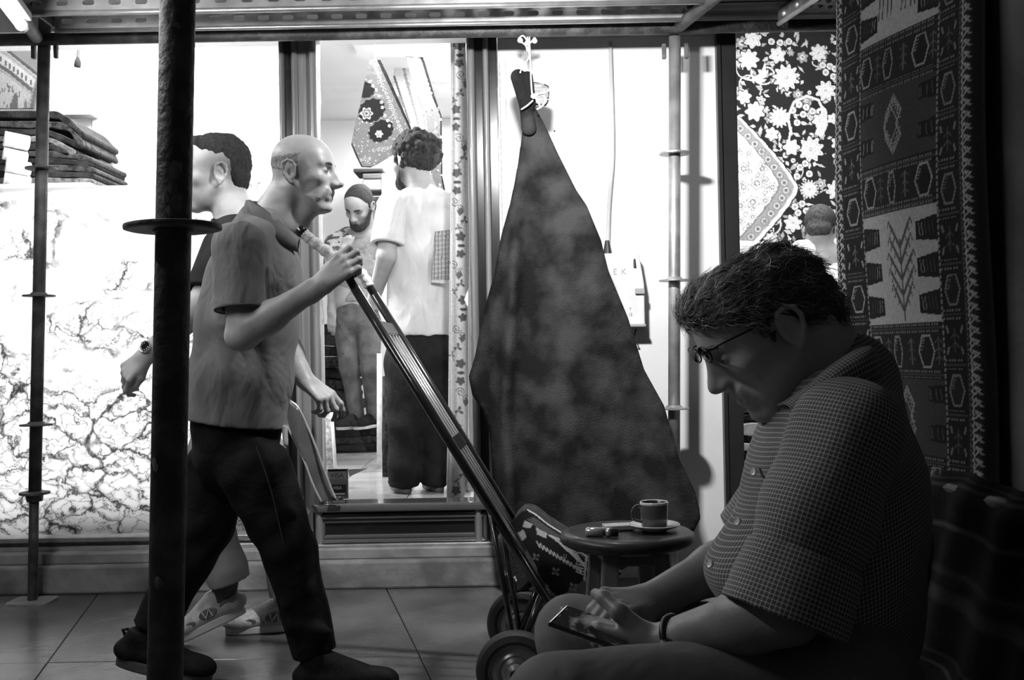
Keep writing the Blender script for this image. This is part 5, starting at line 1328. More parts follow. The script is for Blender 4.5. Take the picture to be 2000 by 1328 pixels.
    body('hair', [hf.mesh(.0035)], mat('cropped_grey_hair', .20, .34, rough=.9, scale=140, bump=.6, bscale=500), root)
    # polo shirt
    M_polo = mat('grey_pique_cotton', .155, .19, rough=.9, scale=7, bump=.25, bscale=500, sheen=.1, wr=(6, .75, (1.5, 1, .8)))
    sf_ = Field()
    for a, b, ra, rb, s_ in (((512, 468), (498, 540), .098, .128, 1.32), ((498, 540), (482, 640), .128, .140, 1.15), ((482, 640), (472, 730), .140, .147, 1.10), ((472, 730), (464, 830), .147, .150, 1.08)):
        sf_.cap(W(*a), W(*b), ra, rb, .03, fl=(YAX, s_))
    sf_.cap(W(502, 438), W(470, 500, -.16), .052, .072, .035); sf_.cap(W(512, 436), W(505, 500, .16), .052, .07, .035)
    sf_.cap(W(525, 432), W(508, 480), .062, .09, .03)
    sf_.wob(waves(11, 30, .012, (1, .5, .35))); sf_.wob(waves(12, 60, .005, (1, .5, .5)))
    a, b = W(368, 815), W(556, 836); hemn = np.cross(b-a, YAX); hemn = hemn if hemn[2] < 0 else -hemn
    sf_.cut(W(470, 827), hemn)
    # neck hole
    sf_.cap(W(528, 418), W(585, 452), .055, .03, .01, True, fl=(YAX, .9))
    sl = Field(); ua = unit(el-sh)
    sl.cap(sh+ua*-.01, sh+ua*.165, .078, .071, .02, cutb=True); sl.cap(sh+ua*.10, sh+ua*.175, .058, .054, .004, True)
    sl.wob(waves(3, 30, .005))
    sl2 = Field(); ub = unit(el2-sh2); sl2.cap(sh2, sh2+ub*.16, .072, .066, .02, cutb=True)
    shirt = body('polo_shirt', [sf_.mesh(.0055), sl.mesh(.0045), sl2.mesh(.007)], M_polo, root)
    hb = sh+ua*.163; q = []
    u1 = unit(np.cross(ua, YAX)); v1 = np.cross(ua, u1)
    ring = [hb+.0715*(math.cos(t)*u1+math.sin(t)*v1) for t in np.linspace(0, 2*math.pi, 33)]
    MB().tube(ring, .0042, 8, caps=False).build('sleeve_cuff', mat('rib_knit_dark', .07, .09, rough=.9, scale=60), shirt, smooth=True)
    # collar: a folded band standing round the neck, open at the front
    M_coll = mat('grey_collar', .12, .15, rough=.9, scale=20, bump=.2, bscale=400)
    cc = [(488, 392, 0.0), (500, 398, -.055), (530, 420, -.078), (560, 445, -.062), (584, 466, -.02)]; cb = [(478, 405, 0.0), (492, 420, -.09), (526, 452, -.115), (556, 478, -.088), (580, 492, -.03)]
    for sgn in (1, -1):
        top = bez([W(a[0], a[1], a[2]*sgn) for a in cc], 5); bt = bez([W(a[0], a[1], a[2]*sgn) for a in cb], 5); n = len(top)
        V = [tuple(v) for v in top]+[tuple((np.asarray(t_)*.5+np.asarray(b_)*.5)+np.array([0, -.010*sgn, .008])) for t_, b_ in zip(top, bt)]+[tuple(v) for v in bt]
        F_ = [(r*n+i, r*n+i+1, (r+1)*n+i+1, (r+1)*n+i) for r in range(2) for i in range(n-1)]
        MB().add(V, F_).build('collar', M_coll, shirt, smooth=True, solid=.006)
    # trousers
    M_j = denim('black_denim', .005, .013)
    tr = Field()
    hipN, kneN, ankN = W(502, 925, -.095), W(566, 1075, -.11), W(614, 1268, -.10)
    hipF, kneF, ankF = W(424, 925, .08), W(405, 1030, .06), W(298, 1222, .02)
    tr.cap(W(464, 790), W(462, 880), .132, .126, .03, fl=(YAX, 1.16))
    for h_, k_, a_, r_ in ((hipN, kneN, ankN, (.104, .076, .064)), (hipF, kneF, ankF, (.102, .076, .062))):
        tr.cap(h_, k_, r_[0], r_[1], .03); tr.cap(k_, a_, r_[1], r_[2], .02)
    for a, b, r_ in (((600, 1150), (560, 1180), .01), ((640, 1235), (570, 1225), .012), ((570, 1000), (520, 1030), .010)): tr.cap(W(a[0], a[1], -.16), W(b[0], b[1], -.17), r_, r_, .03)
    tr.wob(waves(21, 34, .007, (1, .7, 1)))
    d_ = unit(ankN-kneN); tr.cut(ankN+d_*.01, d_, lo=ankN-.12, hi=ankN+.12); d_ = unit(ankF-kneF); tr.cut(ankF+d_*.01, d_, lo=ankF-.12, hi=ankF+.12)
    tro = body('trousers', [tr.mesh(.006)], M_j, root)
    MB().tube(bez([W(500, 870, -.205), W(530, 960, -.205), W(560, 1090, -.185)], 6), .0018, 6).build('side_seam', mat('seam_thread', .05), tro)
    o = Field(); o.cap(W(556, 836, -.06), W(558, 868, -.075), .010, .008, .01, fl=(YAX, .5)); body('pocket_cloth', [o.mesh(.004)], mat('pale_cloth', .45, .55, rough=.9), tro)
    # socks/ankles and shoes
    M_sh = mat('black_sneaker', .006, .014, rough=.8, scale=30, bump=.3); M_so = mat('dark_sole', .07, .11, rough=.7); 
    gF = floor_at(222, 1318); 
    heelF = P(226, 1297, 3.06); toeF = P(412, 1322, 3.03); toeF[2] = .002; heelF[2] = max(heelF[2], .035)
    s1, pf = shoe('shoe', heelF, toeF, .105, M_sh, M_so, root, .10, .034)
    MB().tube([pf(.06, 0, .085), pf(.015, 0, .105), pf(.07, 0, .11)], .005, 8).build('heel_tab', M_sh, s1)
    heelN = np.array([W(580, 1340, -.12)[0], YC_-.12, .001]); toeN = heelN+np.array([.285, -.02, .0])
    shoe('shoe', heelN, toeN, .105, M_sh, M_so, root, .10, .034)
    for a_, b_ in ((ankF+unit(kneF-ankF)*.05, pf(.2, 0, .06)), (ankN+unit(kneN-ankN)*.05, heelN+np.array([.055, 0, .06]))):
        an = Field(); an.cap(a_, b_, .042, .038, .01); body('sock', [an.mesh(.007)], M_j, root)
walker()

# ------------------------------------------------------------------ 2. the young man walking left behind him
def youth():
    Y0 = 3.52; W = lambda px, py, dy=0.0: P(px, py, Y0+dy)
    root = empty('person', (W(460, 1240)[0], Y0, 0), 'young man with cropped dark hair and a wristwatch walking left past the window', 'person')
    up = unit(W(436, 258)-W(428, 408)); H = HeadFrame(W(425, 344), np.array([-1, -.22, -.03]), up, 1.07)
    fd = Field(); add_head(fd, H, nose=1.0, chin=1.0, jaw=1.0, back=.93, top=.92)
    fd.cap(H(-.035, 0, -.04), W(462, 424), .053, .060, .03); fd.cap(W(462, 424), W(470, 520), .07, .11, .04, fl=(YAX, 1.3)); fd.cap(W(470, 520), W(468, 760), .12, .13, .04, fl=(YAX, 1.2))
    sh = W(418, 500, -.19); el = W(392, 596, -.27); wr = W(286, 694, -.30)
    sh = W(438, 486, -.17)
    fd.cap(sh, el, .05, .042, .03); fd.cap(el, el+(wr-el)*.35, .042, .041, .02); fd.cap(el+(wr-el)*.3, wr, .041, .027, .02)
    x = unit(np.array([-.72, .0, -.62])); n = np.array([-.35, -.82, .30]); n = unit(n-x*n.dot(x)); t = unit(np.cross(n, x)); t = t if t[0] < 0 and t[2] > 0 or t[2] > 0 else -t
    t = -t   # thumb on the lower side, back of the hand to us
    _hand(fd, wr, x, t, n, 1.0, ((.55, .75, .5), (.75, .9, .5), (.8, .9, .5), (.8, .9, .5)), ((.03, .022, -.008), (.058, .038, -.018), (.088, .040, -.026), (.11, .036, -.03)), .02, .006)
    sh2 = W(500, 500, .17); el2 = W(510, 640, .22); wr2 = W(480, 740, .2); fd.cap(sh2, el2, .05, .042, .03); fd.cap(el2, wr2, .04, .027, .02); x2 = unit(np.array([.2, 0, -1])); _hand(fd, wr2, x2, np.array([-1., 0, 0]), np.array([0, -1., 0]), 1.0, ((.3, .4, .3),)*4, None, .02, .006)
    lo, hi = H(0, 0, 0)-.16, H(0, 0, 0)+.16
    blobs = [((-.045, 0, .035), (.062, .14, .040), .30), ((-.07, 0, .0), (.035, .10, .05), .4), ((.045, 0, -.085), (.06, .065, .035), .72), ((.085, 0, -.066), (.016, .022, .008), .7)]+both((.085, .034, .004), (.014, .018, .007), .6)+both((.02, .07, .03), (.03, .02, .025), .7)
    body('body', [fd.mesh(.007, [(lo, hi, .0032), (wr-np.array([.16, .08, .14]), wr+np.array([.04, .07, .06]), .0035)])], skin('fair_skin', .52), root, tone=blob_tone(H, blobs))
    eyes(H, root, .6); brows(H, root, M_brow, 1.2)
    hf = Field(); hf.ell(H(-.006, 0, .068), np.array([.098, .073, .072])*H.s, H.M, .01); hf.ell(H(-.052, 0, .042), np.array([.055, .072, .062])*H.s, H.M, .02); hf.ell(H(.060, 0, .098), np.array([.04, .055, .030])*H.s, H.M, .015)
    hf.cut(H(.012, 0, .034), H.f*.72-H.u*.60); hf.ell(H(-.062, 0, .0), np.array([.040, .062, .055])*H.s, H.M, .015)
    for y in (-1, 1): hf.ell(H(-.010, y*.084, -.006), np.array([.024, .02, .034])*H.s, H.M, .006, True)
    hf.wob(waves(8, 220, .003)); hf.wob(waves(9, 90, .004))
    body('hair', [hf.mesh(.0032)], mat('short_dark_hair', .010, .03, rough=.7, scale=90, bump=.7, bscale=420), root)
    ts = Field(); M_t = mat('black_tshirt', .02, .035, rough=.9, scale=10)
    ts.cap(W(470, 468), W(470, 560), .095, .125, .03, fl=(YAX, 1.35)); ts.cap(W(470, 560), W(466, 810), .125, .135, .03, fl=(YAX, 1.2)); ts.cap(W(468, 440), sh, .055, .07, .03); ts.cap(W(468, 440), sh2, .055, .07, .03); ts.cap(W(458, 424), W(455, 440), .068, .075, .02)
    ts.cap(H(-.02, 0, -.02), W(455, 424), .062, .066, .008, True); ts.cut(W(465, 806), (0, 0, -1))
    ua = unit(el-sh); t2 = Field(); t2.cap(sh, sh+ua*.175, .072, .066, .02, cutb=True); t2.cap(sh+ua*.12, sh+ua*.19, .052, .05, .004, True)
    ub = unit(el2-sh2); t3 = Field(); t3.cap(sh2, sh2+ub*.15, .07, .066, .02, cutb=True)
    body('t_shirt', [ts.mesh(.006), t2.mesh(.005), t3.mesh(.007)], M_t, root)
    tr = Field(); M_c = mat('pale_chino', .32, .42, rough=.9, scale=10, bump=.2, bscale=200)
    h1, k1, a1 = W(440, 835, -.09), W(392, 968, -.10), W(450, 1136, -.08); h2, k2, a2 = W(480, 835, .09), W(548, 985, .08), W(562, 1165, .05)
    tr.cap(W(463, 790), W(462, 845), .125, .125, .04, fl=(YAX, 1.2))
    for h_, k_, a_ in ((h1, k1, a1), (h2, k2, a2)): tr.cap(h_, k_, .105, .078, .03); tr.cap(k_, a_, .078, .064, .02)
    tr.cap(a1+unit(k1-a1)*.035, a1+unit(k1-a1)*.015, .072, .07, .008); tr.cap(a1+unit(k1-a1)*.075, a1+unit(k1-a1)*.06, .070, .07, .012)
    tr.wob(waves(31, 40, .006)); d_ = unit(a1-k1); tr.cut(a1, d_, lo=a1-.1, hi=a1+.1); d_ = unit(a2-k2); tr.cut(a2, d_, lo=a2-.1, hi=a2+.1)
    body('trousers', [tr.mesh(.006)], M_c, root)
    M_w = mat('pale_running_shoe', .30, .48, rough=.6, scale=30, bump=.3, bscale=120); M_ws = mat('white_foam_sole', .55, .65, rough=.6); M_gr = mat('grey_shoe_panel', .10, .15, rough=.6)
    toe1 = W(352, 1216, -.06); toe1[2] = .004; heel1 = W(482, 1196, -.06); heel1[2] = max(heel1[2], .055)
    s1, p1_ = shoe('shoe', heel1, toe1, .108, M_w, M_ws, root, .10, .03)
    toe2 = floor_at(440, 1238); toe2[2] = .001; heel2 = toe2+np.array([.285, .06, 0])
    s2, p2_ = shoe('shoe', heel2, toe2, .108, M_w, M_ws, root, .10, .03)
    for s_, p_ in ((s1, p1_), (s2, p2_)):    # near side faces us: find which lateral sign is nearer
        sg = 1 if p_(.5, .05, 0)[1] < p_(.5, -.05, 0)[1] else -1
        for a, c, r_ in ((.42, .056, .022), (.70, .045, .014), (.14, .06, .018)):
            pn = MB(); n_ = 14; f_ = unit(p_(1, 0, 0)-p_(0, 0, 0)); u_ = unit(p_(0, 0, 1)-p_(0, 0, 0)); l_ = unit(p_(0, 1, 0)-p_(0, 0, 0))*sg
            ctr = p_(a, sg*(.050 if a > .2 else .044), c)
            pn.prism([ctr+f_*r_*1.5*math.cos(2*math.pi*k/n_)+u_*r_*.8*math.sin(2*math.pi*k/n_) for k in range(n_)], -l_*.012); pn.build('side_panel', M_gr, s_, bevel=.003)
        c = p_(.42, sg*.052, .056); q = [c+f_*-.014+u_*-.012, c+f_*-.010+u_*.013, c+f_*.010+u_*-.012, c+f_*.015+u_*.013]
        MB().tube(q, .0028, 6).build('letter_mark', M_ws, s_)
    for a_, b_ in ((a1+unit(k1-a1)*.04, p1_(.22, 0, .07)), (a2+unit(k2-a2)*.04, p2_(.22, 0, .07))):
        an = Field(); an.cap(a_, b_, .045, .04, .01); body('sock', [an.mesh(.007)], mat('dark_sock', .05), root)
    # wristwatch
    wv = unit(wr-el); wc = wr-wv*.022
    wt = MB(); u1 = unit(np.cross(wv, n)); 
    ring = [wc+.031*(math.cos(a)*n*.9+math.sin(a)*u1) for a in np.linspace(0, 2*math.pi, 29)]
    st_ = MB().tube(ring, .0055, 8, caps=False).build('wristwatch', M_chr, root, smooth=True)
    cs = MB().lathe([(0, 0), (.0205, 0), (.021, .004), (.0205, .009), (.0185, .0105), (.0165, .0095)], wc+n*.026, axis=n, n=32).build('watch_case', M_chr, st_); auto_smooth(cs, .6)
    MB().lathe([(.0168, .0095), (0, .0098)], wc+n*.026, axis=n, n=24).build('dial', mat('watch_dial', .012, rough=.15), st_)
    for k in range(12):
        a = k*math.pi/6; MB().lathe([(.0017, .0), (.0017, .0006), (0, .0007)], wc+n*.0358+.0125*(math.cos(a)*wv+math.sin(a)*u1), axis=n, n=8).build('hour_mark', M_prn, st_)
youth()

# ------------------------------------------------------------------ 3. the man sitting with his telephone
def check_cloth():
    M = bpy.data.materials.new('fine_check_shirting'); M.use_nodes = True; MATS['fine_check_shirting'] = M; nt = M.node_tree; N = nt.nodes; L = nt.links; bs = N['Principled BSDF']; bs.inputs['Roughness'].default_value = .85; bs.inputs['Sheen Weight'].default_value = .1
    at = N.new('ShaderNodeAttribute'); at.attribute_name = 'cuv'; sp = N.new('ShaderNodeSeparateXYZ'); L.new(at.outputs['Vector'], sp.inputs[0]); outs = []
    for k in (0, 1):
        m1 = N.new('ShaderNodeMath'); m1.operation = 'MULTIPLY'; m1.inputs[1].default_value = 1/.0063; L.new(sp.outputs[k], m1.inputs[0])
        m2 = N.new('ShaderNodeMath'); m2.operation = 'FRACT'; L.new(m1.outputs[0], m2.inputs[0])
        m3 = N.new('ShaderNodeMath'); m3.operation = 'LESS_THAN'; m3.inputs[1].default_value = .24; L.new(m2.outputs[0], m3.inputs[0]); outs.append(m3.outputs[0])
    ad = N.new('ShaderNodeMath'); ad.operation = 'ADD'; L.new(outs[0], ad.inputs[0]); L.new(outs[1], ad.inputs[1])
    rp = N.new('ShaderNodeMapRange'); rp.inputs['From Max'].default_value = 2; rp.inputs['To Min'].default_value = .06; rp.inputs['To Max'].default_value = .46; L.new(ad.outputs[0], rp.inputs['Value'])
    L.new(rp.outputs[0], bs.inputs['Base Color'])
    tc = N.new('ShaderNodeTexCoord'); nz = N.new('ShaderNodeTexNoise'); nz.inputs['Scale'].default_value = 14; nz.inputs['Detail'].default_value = 4; L.new(tc.outputs['Object'], nz.inputs['Vector'])
    bp = N.new('ShaderNodeBump'); bp.inputs['Strength'].default_value = .35; bp.inputs['Distance'].default_value = .02; L.new(nz.outputs['Fac'], bp.inputs['Height']); L.new(bp.outputs[0], bs.inputs['Normal'])
    return M
def seated():
    Y0 = 1.60; W = lambda px, py, dy=0.0: P(px, py, Y0+dy)
    root = empty('person', (W(1650, 1300)[0], Y0, 0), 'grey-haired man in glasses and a checked shirt sitting bent over a telephone', 'person')
    fw = unit(np.array([-.83, -.06, -.556])); up = unit(np.array([-.556, -.03, .83]))
    H = HeadFrame(W(1494, 648), fw, up, .99)
    fd = Field(); add_head(fd, H, nose=1.02, chin=.97, jaw=1.06, back=1.06, cheek=1.05, lines=.45, brow=1.1, lip=.95, wid=1.02, top=.88)
    fd.ell(H(.030, -.045, -.060), np.array([.040, .025, .045])*H.s, H.M, .02); fd.ell(H(.030, .045, -.060), np.array([.040, .025, .045])*H.s, H.M, .02)
    fd.ell(H(.040, 0, -.105), np.array([.035, .035, .022]), H.M, .02)
    fd.cap(H(-.050, 0, -.025), W(1640, 770), .066, .076, .03); fd.cap(H(.0, 0, -.085), W(1590, 800), .045, .06, .03)
    fd.cap(W(1650, 800), W(1680, 1050), .07, .09, .04, fl=(YAX, 1.3)); fd.cap(W(1680, 1050), W(1630, 1250), .09, .09, .04, fl=(YAX, 1.2))
    shN, elN, wrN = W(1645, 872, -.18), W(1536, 1192, -.22), W(1288, 1258, -.10)
    shF, elF, wrF = W(1620, 860, .19), W(1450, 1085, .22), W(1268, 1175, .12)
    for s_, e_, w_ in ((shN, elN, wrN), (shF, elF, wrF)):
        fd.cap(s_, e_, .050, .043, .03); fd.cap(e_, e_+(w_-e_)*.3, .043, .042, .02); fd.cap(e_+(w_-e_)*.25, w_, .042, .029, .02)
    # near hand palm up under the telephone, thumb on its screen
    kN = W(1208, 1246, -.05); xN = unit(kN-wrN); nN = np.array([-.10, -.62, -.78]); nN = unit(nN-xN*nN.dot(xN)); tN = unit(np.cross(xN, nN)); tN = tN if tN[2] > 0 else -tN
    _hand(fd, wrN, xN, tN, nN, 1.02, ((.05, .30, .35), (.05, .30, .35), (.08, .32, .35), (.12, .35, .35)), ((.02, .026, -.008), (.045, .050, -.022), (.078, .052, -.040), (.103, .044, -.048)), .0, .007)
    kF = W(1190, 1180, .06); xF = unit(kF-wrF); nF = np.array([-.2, -.55, .80]); nF = unit(nF-xF*nF.dot(xF)); tF = unit(np.cross(nF, xF)); tF = tF if tF[1] < 0 else -tF
    _hand(fd, wrF, xF, tF, nF, 1.02, ((.9, 1.0, .6), (1.0, 1.1, .6), (1.1, 1.1, .6), (1.1, 1.1, .6)), ((.025, .026, -.006), (.055, .040, -.022), (.080, .040, -.042), (.098, .034, -.058)), .0, .007)
    lo, hi = H(0, 0, 0)-.17, H(0, 0, 0)+.17
    def arm_shade_tone(V):    # tanned, hairy forearms and hands, with their shade painted into the tone
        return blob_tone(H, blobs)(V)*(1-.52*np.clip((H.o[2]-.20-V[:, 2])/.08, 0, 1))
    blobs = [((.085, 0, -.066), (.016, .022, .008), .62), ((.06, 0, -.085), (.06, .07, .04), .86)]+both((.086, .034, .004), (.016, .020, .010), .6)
    body('body', [fd.mesh(.006, [(lo, hi, .0026), (wrN-np.array([.20, .09, .08]), wrN+np.array([.04, .10, .10]), .0032), (wrF-np.array([.17, .10, .10]), wrF+np.array([.04, .08, .08]), .0032)])], skin('olive_skin', .42, .42, .08), root, tone=arm_shade_tone)
    eyes(H, root, .45); brows(H, root, mat('grey_brow', .05, .15, rough=.9, scale=300), 1.3)
    # hair: a cap of volume plus wavy strands
    hf = Field(); hf.ell(H(-.016, 0, .046), np.array([.108, .087, .072]), H.M, .01); hf.ell(H(-.060, 0, .020), np.array([.062, .080, .070]), H.M, .02); hf.ell(H(.056, 0, .086), np.array([.046, .062, .030]), H.M, .02); hf.ell(H(.026, 0, .060), np.array([.070, .082, .058]), H.M, .02); hf.ell(H(-.090, 0, -.028), np.array([.030, .060, .040]), H.M, .02)
    for y in (-1, 1): hf.cap(H(.030, y*.074, .040), H(.020, y*.074, -.004), .014, .008, .01)
    hf.cut(H(.090, 0, .060), H.f*.9-H.u*.42, lo=lo, hi=hi)
    hf.ell(H(.085, 0, .0), np.array([.085, .12, .072]), H.M, .01, True)
    for y in (-1, 1): hf.ell(H(-.010, y*.088, -.004), np.array([.026, .022, .036]), H.M, .006, True)
    hf.wob(waves(14, 70, .007)); hf.wob(waves(15, 190, .004))
    hv, hq = hf.mesh(.0032)
    hair = body('hair', [(hv, hq)], mat('grey_hair_mass', .05, .15, rough=.75, scale=60, bump=.8, bscale=300), root)
    r = np.random.default_rng(5); me = hair.data; nv = np.zeros(len(hv)*3, np.float32); me.vertices.foreach_get('normal', nv) if hasattr(me.vertices[0], 'normal') else None; nv = nv.reshape(-1, 3)
    loc = H.inv(hv); ok = np.nonzero((nv @ H.u > -.55) & (loc[:, 2] > np.where(loc[:, 0] > -.02, .030, -.055)))[0]
    pick = r.choice(ok, 6500); Vs = []; Qs = []; tones = []; off = 0
    for i in pick:
        p0 = hv[i].astype(float); nn = unit(nv[i]+1e-6); q = loc[i]
        flow = -H.f*.75-H.u*(.55 if q[2] < .06 else .05)+H.l*(.25*np.sign(q[1])); flow = flow+r.normal(size=3)*.28; flow = unit(flow-nn*flow.dot(nn)); sd = np.cross(nn, flow)
        L = r.uniform(.012, .034); cu = r.uniform(.001, .004); ph = r.uniform(0, 6.28); lift = r.uniform(.001, .006)
        pts = []
        for k in range(7):
            t = k/6; pts.append(p0+flow*L*t+nn*(lift*math.sin(t*2.6)-.002*t)+sd*cu*math.sin(ph+t*5.0))
        w = r.uniform(.00035, .0007)
        for k, pp in enumerate(pts):
            ww = w*(1-.6*k/6)
            for a in range(3): Vs.append(pp+ww*(math.cos(a*2.094)*nn+math.sin(a*2.094)*sd))
        for k in range(6):
            for a in range(3): Qs.append((off+k*3+a, off+k*3+(a+1) % 3, off+k*3+3+(a+1) % 3, off+k*3+3+a))
        grey = .10+.65*(r.random() < (.75 if q[0] > .02 else .30))*r.random(); tones += [grey]*21; off += 21
    sm = np_mesh('hair_strands', np.array(Vs), np.array(Qs)); set_attr(sm, 'tone', np.array(tones))
    so_ = finish('hair_strands', sm, mat('hair_strand', 1.0, rough=.5, attr='tone', spec=.6), hair, True); so_['kind'] = 'stuff'
    # spectacles
    gl = MB(); M_gl = mat('dark_spectacle_metal', .02, rough=.25, metal=.6)
    gp = lambda x, y, z: H(x, y, z)
    fr = None
    for y in (-1, 1):
        ring = [gp(.108-.004*abs(math.cos(a)), y*(.033+.022*math.cos(a)), .030+.0145*math.sin(a)) for a in np.linspace(0, 2*math.pi, 33)]
        o = MB().tube(ring, .0013, 6, caps=False).build('spectacles' if fr is None else 'rim', M_gl, root if fr is None else fr, smooth=True)
        fr = fr or o
        MB().tube([gp(.104, y*.056, .036), gp(.096, y*.072, .036), gp(.04, y*.082, .028), gp(-.012, y*.085, .022), gp(-.030, y*.083, .006)], .0015, 6).build('temple', M_gl, fr, smooth=True)
        MB().prism([gp(.108, y*(.033+.0215*math.cos(a)), .030+.014*math.sin(a)) for a in np.linspace(0, 2*math.pi, 25)[:-1]], H.f*.001).build('lens', glass_mat('spectacle_glass', .95), fr)
    MB().tube(bez([gp(.108, -.010, .034), gp(.110, 0, .037), gp(.108, .010, .034)], 4), .0013, 6).build('bridge', M_gl, fr, smooth=True)
    # shirt
    M_ck = check_cloth(); sf_ = Field(); W_ = W
    for a, b, ra, rb, s_ in (((1628, 806), (1622, 900), .096, .117, 1.40), ((1622, 900), (1628, 1020), .117, .134, 1.25), ((1628, 1020), (1605, 1130), .134, .142, 1.12), ((1605, 1130), (1610, 1230), .142, .140, 1.1)):
        sf_.cap(W(*a), W(*b), ra, rb, .04, fl=(YAX, s_))
    sf_.ell(W(1500, 1118), (.100, .12, .062), None, .05)     # belly
    sf_.cap(W(1655, 775), W(1646, 860, -.16), .062, .076, .04); sf_.cap(W(1650, 770), W(1640, 850, .17), .07, .085, .04)
    sf_.cap(W(1650, 745), W(1635, 800), .080, .095, .03)
    sf_.cap(W(1430, 1062, -.10), W(1580, 1072, -.18), .016, .012, .03, True); sf_.cap(W(1500, 940, -.10), W(1560, 880, -.16), .010, .008, .02, True)
    sf_.cap(W(1620, 720), W(1560, 800), .055, .045, .012, True); sf_.cap(H(-.02, 0, -.02), W(1635, 770), .07, .075, .008, True)
    sf_.wob(waves(41, 22, .010, (1, .6, 1)))
    V1, Q1 = sf_.mesh(.0055)
    ua = unit(elN-shN); sl = Field(); sl.cap(shN-ua*.02, shN+ua*.10, .080, .076, .03); sl.cap(shN+ua*.10, elN+ua*-.02, .078, .066, .03, cutb=True)
    sl.wob(waves(42, 34, .010, (1, .6, .6))); V2, Q2 = sl.mesh(.005)
    uf = unit(elF-shF); s3 = Field(); s3.cap(shF, elF-uf*.03, .085, .072, .03, cutb=True); V3, Q3 = s3.mesh(.007)
    # rolled cuff
    cf = Field(); cf.cap(elN-ua*.078, elN+ua*.012, .080, .087, .006, cuta=True, cutb=True); cf.cap(elN-ua*.02, elN+ua*.03, .068, .072, .004, True); cf.wob(waves(43, 40, .004)); V4, Q4 = cf.mesh(.0045)
    def uv_trunk(V):
        c = W(1640, 1000); a = np.arctan2(V[:, 1]-Y0, V[:, 0]-c[0]); t_ = V[:, 2]+.10*np.sin(V[:, 0]*6)*.2
        return np.stack([a*.19+.06*V[:, 2], t_-.25*(V[:, 0]-c[0]), 0*a], 1)
    def uv_arm(V, o, d):
        u1 = unit(np.cross(d, YAX)); v1 = np.cross(d, u1); q = V-o; a = np.arctan2(q@v1, q@u1); return np.stack([a*.086, q@d, 0*a], 1)
    uv = np.concatenate([uv_trunk(V1), uv_arm(V2, shN, ua), uv_arm(V3, shF, uf), uv_arm(V4, shN, ua)])
    shirt = body('checked_shirt', [(V1, Q1), (V2, Q2), (V3, Q3), (V4, Q4)], M_ck, root, uvf=uv)
    # collar leaves
    cc = [(1688, 688, 0.0), (1672, 690, -.07), (1620, 724, -.100), (1566, 770, -.085), (1518, 800, -.045)]; cb = [(1722, 742, 0.0), (1712, 752, -.11), (1660, 778, -.135), (1604, 812, -.120), (1562, 846, -.075)]
    for sgn in (1, -1):
        top = bez([W(a[0], a[1], a[2]*sgn) for a in cc], 6); bt = bez([W(a[0], a[1], a[2]*sgn) for a in cb], 6); n = len(top)
        rows = [[np.asarray(t_)*(1-f)+np.asarray(b_)*f+np.array([-.006, -.032*sgn, .018])*(.35+math.sin(f*3.14)) for t_, b_ in zip(top, bt)] for f in (0, .25, .5, .75, 1)]
        V = np.array([v for rw_ in rows for v in rw_]); Q = np.array([(r_*n+i, r_*n+i+1, (r_+1)*n+i+1, (r_+1)*n+i) for r_ in range(4) for i in range(n-1)])
        me = np_mesh('collar', V, Q); ar = np.tile(np.linspace(0, .26, n), 5); dn = np.repeat(np.linspace(0, .065, 5), n); set_attr(me, 'cuv', np.stack([ar, dn, 0*ar], 1)); finish('collar', me, M_ck, shirt, True, solid=.004)
    M_bt = mat('shell_button', .6, .7, rough=.2, scale=80)
    for px, py, dy in ((1474, 921, -.105), (1443, 1018, -.085), (1389, 1101, -.085)):
        c = W(px, py, dy); MB().lathe([(0, .004), (.003, .004), (.0055, .005), (.0062, .003), (.0055, 0), (0, 0)], c, axis=(-.75, -.55, .2), n=18).build('button', M_bt, shirt)
    MB().tube(bez([W(1484, 916, -.13), W(1490, 930, -.145), W(1502, 938, -.155)], 4), .002, 6).build('pocket_edge', M_black, shirt)
    # trousers
    M_tr = mat('grey_trousers', .12, .16, rough=.9, scale=9, bump=.08, bscale=300, wr=(6, .4))
    tr = Field(); kF_ = P(1125, 1240, 1.80); kN_ = P(1090, 1382, 1.40); hpF = W(1600, 1290, .12); hpN = W(1640, 1340, -.12)
    tr.cap(hpF, kF_, .09, .068, .03); tr.cap(hpN, kN_, .095, .070, .03)
    aF = np.array([kF_[0]+.03, kF_[1], .10]); aN = np.array([kN_[0]+.03, kN_[1], .10])
    tr.cap(kF_, aF, .066, .055, .02); tr.cap(kN_, aN, .068, .056, .02); tr.cap(hpF, hpN, .11, .11, .04)
    tr.cap(P(1080, 1230, 1.73), P(1150, 1310, 1.72), .010, .006, .02, True); tr.wob(waves(51, 30, .005))
    body('trousers', [tr.mesh(.006)], M_tr, root)
    M_sh = MATS['black_sneaker']
    for a in (aF, aN):
        hl_ = np.array([a[0]+.05, a[1], .002]); shoe('shoe', hl_, hl_+np.array([-.28, -.02, 0]), .105, M_sh, MATS['dark_sole'], root, .09)
        an = Field(); an.cap(a, (a[0], a[1], .06), .045, .042, .01); body('sock', [an.mesh(.008)], MATS['dark_sock'], root)
    # watch
    wv = unit(wrN-elN); wc = wrN-wv*.03; u1 = unit(np.cross(wv, YAX)); v1 = np.cross(wv, u1)
    ring = [wc+.0325*(math.cos(a)*u1+math.sin(a)*v1) for a in np.linspace(0, 2*math.pi, 29)]
    w_ = MB().tube(ring, .006, 8, caps=False).build('wristwatch', mat('black_strap', .01, rough=.4), root, smooth=True)
    MB().lathe([(0, 0), (.019, 0), (.019, .008), (.016, .010), (0, .010)], wc-v1*.030 if v1[1] > 0 else wc+v1*.030, axis=(0, -1, -.2), n=24).build('watch_case', MATS['watch_dial'], w_)
    # telephone
    ph = empty('telephone', W(1140, 1218, -.02), 'black mobile telephone with a lit glossy screen held by the seated man', 'telephone')
